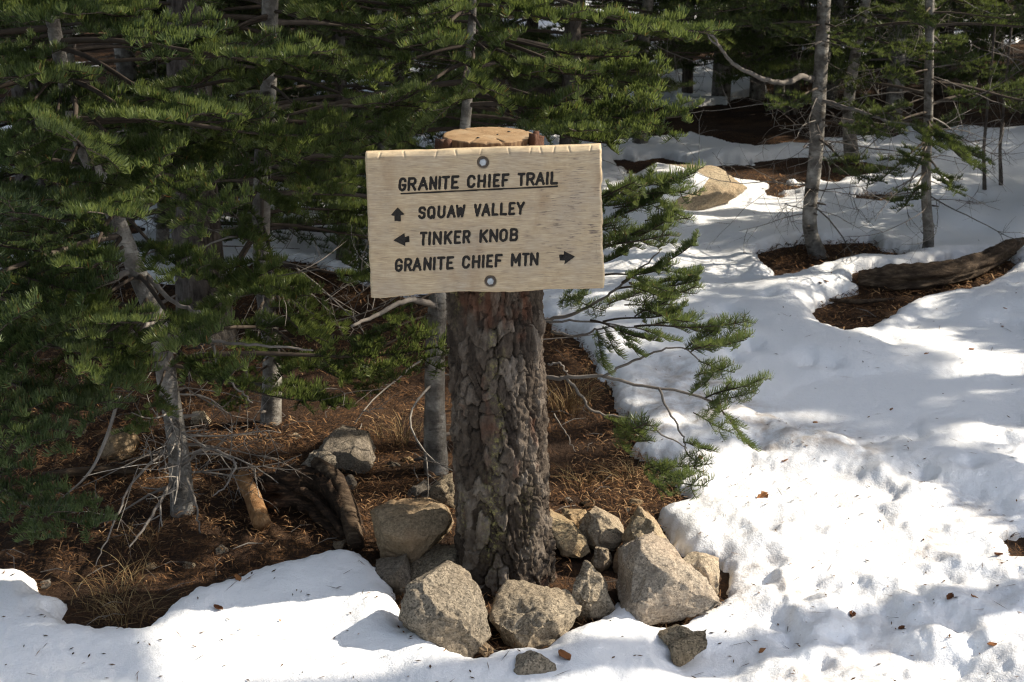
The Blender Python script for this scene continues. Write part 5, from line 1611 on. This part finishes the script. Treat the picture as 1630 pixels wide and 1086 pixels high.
def leaf_mesh(seed, curl):
    g = np.random.default_rng(seed)
    n, m = 7, 5
    U, Vv = np.meshgrid(np.linspace(0, 1, n), np.linspace(-1, 1, m), indexing='ij')
    w = np.sin(np.clip(U, .03, .97)*np.pi)**.8*.32*(1+.15*g.normal(0, 1, n)[:, None])
    X = U-.5; Y = w*Vv; Z = curl*(Vv**2*.25+.3*(U-.5)**2)+.03*g.normal(0, 1, U.shape)+.05
    V = np.stack([X, Y, Z], -1).reshape(-1, 3)
    V = np.vstack([V, V-np.array([0, 0, .02])])
    i = (np.arange(n-1)[:, None]*m+np.arange(m-1)[None]).ravel()
    Q = np.stack([i, i+m, i+m+1, i+1], 1)
    k = n*m
    ring = np.concatenate([np.arange(m), np.arange(1, n)*m+m-1, (n-1)*m+np.arange(m-2, -1, -1), np.arange(n-2, 0, -1)*m]); r2 = np.roll(ring, -1)
    me = mesh_np('dead_leaf', V, [np.vstack([Q, Q[:, ::-1]+k, np.stack([ring, r2, r2+k, ring+k], 1)])], True)
    attr(me, 'var', np.clip(np.full(2*k, g.random()), 0, 1))
    me.materials.append(M_LEAF)
    return me
LEAVES = [leaf_mesh(i, c) for i, c in enumerate((.3, .9, .6, -.4))]
LEAF_AT = [(898, 1068, .035, 'curled orange leaf beside the pointed stone at the bottom edge'), (1357, 966, .022, None), (1212, 778, .035, 'upright dark brown bark flake on the trampled snow'), (1475, 558, .018, None), (1547, 549, .02, None),
           (1510, 967, .02, None), (1250, 730, .016, None), (1300, 660, .02, None), (1578, 1035, .018, None), (347, 969, .02, 'brown leaf on the smooth snow at lower left'), (378, 931, .022, 'orange leaf at the edge of the left snow'),
           (1215, 1025, .02, None), (1115, 730, .018, None), (1435, 1000, .014, None), (1597, 510, .014, None), (1600, 490, .014, None), (1315, 455, .02, None), (1305, 458, .02, None), (1115, 878, .022, 'tan leaf on the bright snow lip above the tan block'),
           (1550, 965, .016, None), (1420, 640, .014, None), (1590, 880, .018, None)]
LEAF_WHERE = {(1357, 966): 'brown leaf in a small hollow on the bright snow', (1475, 558): 'red brown leaf left of its twin on the shaded snow', (1547, 549): 'orange leaf right of its twin on the shaded snow', (1510, 967): 'orange leaf flake low on the right snow',
              (1250, 730): 'leaf scrap on the trampled snow past the lowest green spray', (1300, 660): 'leaf in the trodden trail middle', (1578, 1035): 'leaf flake in the bottom right corner of snow', (1215, 1025): 'dark leaf right of the lone speckled stone',
              (1115, 730): 'leaf under the drooping green limb', (1435, 1000): 'tiny leaf speck low on the right snow', (1597, 510): 'small leaf near the right edge below the fallen log', (1600, 490): 'small leaf near the right edge nearer the fallen log',
              (1315, 455): 'left leaf of the close pair between the bare patches', (1305, 458): 'right leaf of the close pair between the bare patches', (1550, 965): 'leaf flake right of the orange flake low on the right', (1420, 640): 'small leaf on the shaded snow above the trail', (1590, 880): 'leaf beside the dark bare spot at the right edge'}
def snow_top(x, y):
    dg = bpy.context.evaluated_depsgraph_get()
    ok, loc, *_ = bpy.data.objects['snow'].ray_cast(Vector((x, y, 3)), Vector((0, 0, -1)))
    return max(loc.z if ok else 0, float(ground_h(x, y)))
for i, (x, y, s, lab) in enumerate(LEAF_AT):
    p = G(x, y, .05)
    o = link('dead_leaf', LEAVES[i % 4], None, (p.x, p.y, snow_top(p.x, p.y)+.001))
    up = lab and 'upright' in lab
    o.rotation_euler = (rnd.uniform(-.3, .3)+(.9 if up else 0), rnd.uniform(-.3, .3), rnd.uniform(0, 6.28) if not up else .5)
    o.scale = (s*1.15,)*3
    tag(o, lab or LEAF_WHERE[(x, y)], 'leaf', 'dead leaves on the snow')

def snow_debris():
    """needles and bud scales dropped on the snow"""
    n = 4200
    yy = 2.35*np.exp(RNG.random(n)*np.log(8/2.35)); xx = (RNG.random(n)*2-1)*.42*yy
    s = bare_sd(np.stack([xx, yy], 1))
    dens = np.exp(-s/.5)+.12+.35*(sd_poly(np.stack([xx, yy], 1), TRAIL) < 0)
    k = (s > .03) & (RNG.random(n) < dens*.38)
    xx, yy = xx[k], yy[k]
    zz = np.array([snow_top(a, b) for a, b in zip(xx, yy)])
    m = len(xx)
    a = RNG.random(m)*6.28; L = np.where(RNG.random(m) < .2, RNG.uniform(.03, .06, m), RNG.uniform(.006, .018, m)); W = np.where(L > .025, .0009, RNG.uniform(.0012, .003, m))
    d = np.stack([np.cos(a), np.sin(a), RNG.normal(0, .12, m)], 1); p = np.stack([-np.sin(a), np.cos(a), np.zeros(m)], 1)*W[:, None]
    c = np.stack([xx, yy, zz+.003], 1)
    V = np.stack([c-d*L[:, None]/2, c-p, c+p, c+d*L[:, None]/2], 1).reshape(-1, 3)
    i = np.arange(m)[:, None]*4
    me = mesh_np('snow_litter', V, np.vstack([i+np.array([[0, 2, 1]]), i+np.array([[1, 2, 3]])]), False)
    attr(me, 'var', np.repeat(np.clip(RNG.normal(.35, .22, m), 0, 1), 4))
    me.materials.append(M_LITTER)
    tag(link('snow_litter', me), 'specks of dropped needles and bud scales on the snow', None, None, 'stuff')
snow_debris()

def grass_tuft(px, py, n, h, spread, seed, label):
    g = np.random.default_rng(seed)
    p = gp(px, py)
    Vs, Qs = [], []
    k = 5
    for i in range(n):
        a = g.uniform(0, 6.28); r = g.uniform(0, .075)**1.0
        b = np.array([r*math.cos(a), r*math.sin(a), 0]); L = h*g.uniform(.5, 1.2)
        az = a+g.normal(0, 1.1)
        out = np.array([math.cos(az), math.sin(az), 0])
        t = np.linspace(0, 1, k)[:, None]
        sp = spread*g.uniform(.4, 1.4)
        c = b+out*(t**1.7*sp*L)+np.array([0, 0, 1])*(t-.45*sp*t**2.2)*L
        w = np.cross(out, [0, 0, 1])*.0011*(1-t*.85)
        Vs.append(np.stack([c-w, c+w], 1).reshape(-1, 3))
        o = len(Vs)-1
        ii = np.arange(k-1)*2+o*2*k
        Qs.append(np.stack([ii, ii+1, ii+3, ii+2], 1))
    me = mesh_np('grass_tuft', np.vstack(Vs), np.vstack(Qs), False)
    attr(me, 'var', np.repeat(np.clip(g.normal(.45, .25, n), 0, 1), 2*k))
    me.materials.append(M_STRAW)
    tag(link('grass_tuft', me, None, p), label, 'grass tuft', 'dry grass tufts')
grass_tuft(200, 985, 120, .075, 1.25, 1, 'drooping straw tuft in the lowest bay of bare soil at left')
grass_tuft(165, 960, 70, .09, 1.1, 7, 'low straw tuft spreading left of the drooping tuft')
grass_tuft(212, 930, 46, .09, 1.3, 2, 'straw tuft on dark soil above the drooping tuft')
grass_tuft(225, 870, 40, .10, 1.0, 3, 'greenish tuft below the bare twigs of the crooked fir')
grass_tuft(905, 655, 120, .15, .7, 4, 'pale dry grass just right of the post')
grass_tuft(930, 770, 60, .07, .9, 5, 'sparse sunny grass on the needles behind the right rocks')
grass_tuft(1000, 765, 70, .07, .9, 6, 'straw tuft beside the low green spray right of the post')
grass_tuft(640, 700, 80, .09, 1.0, 8, 'sunlit dry grass left of the pale trunk behind the post')
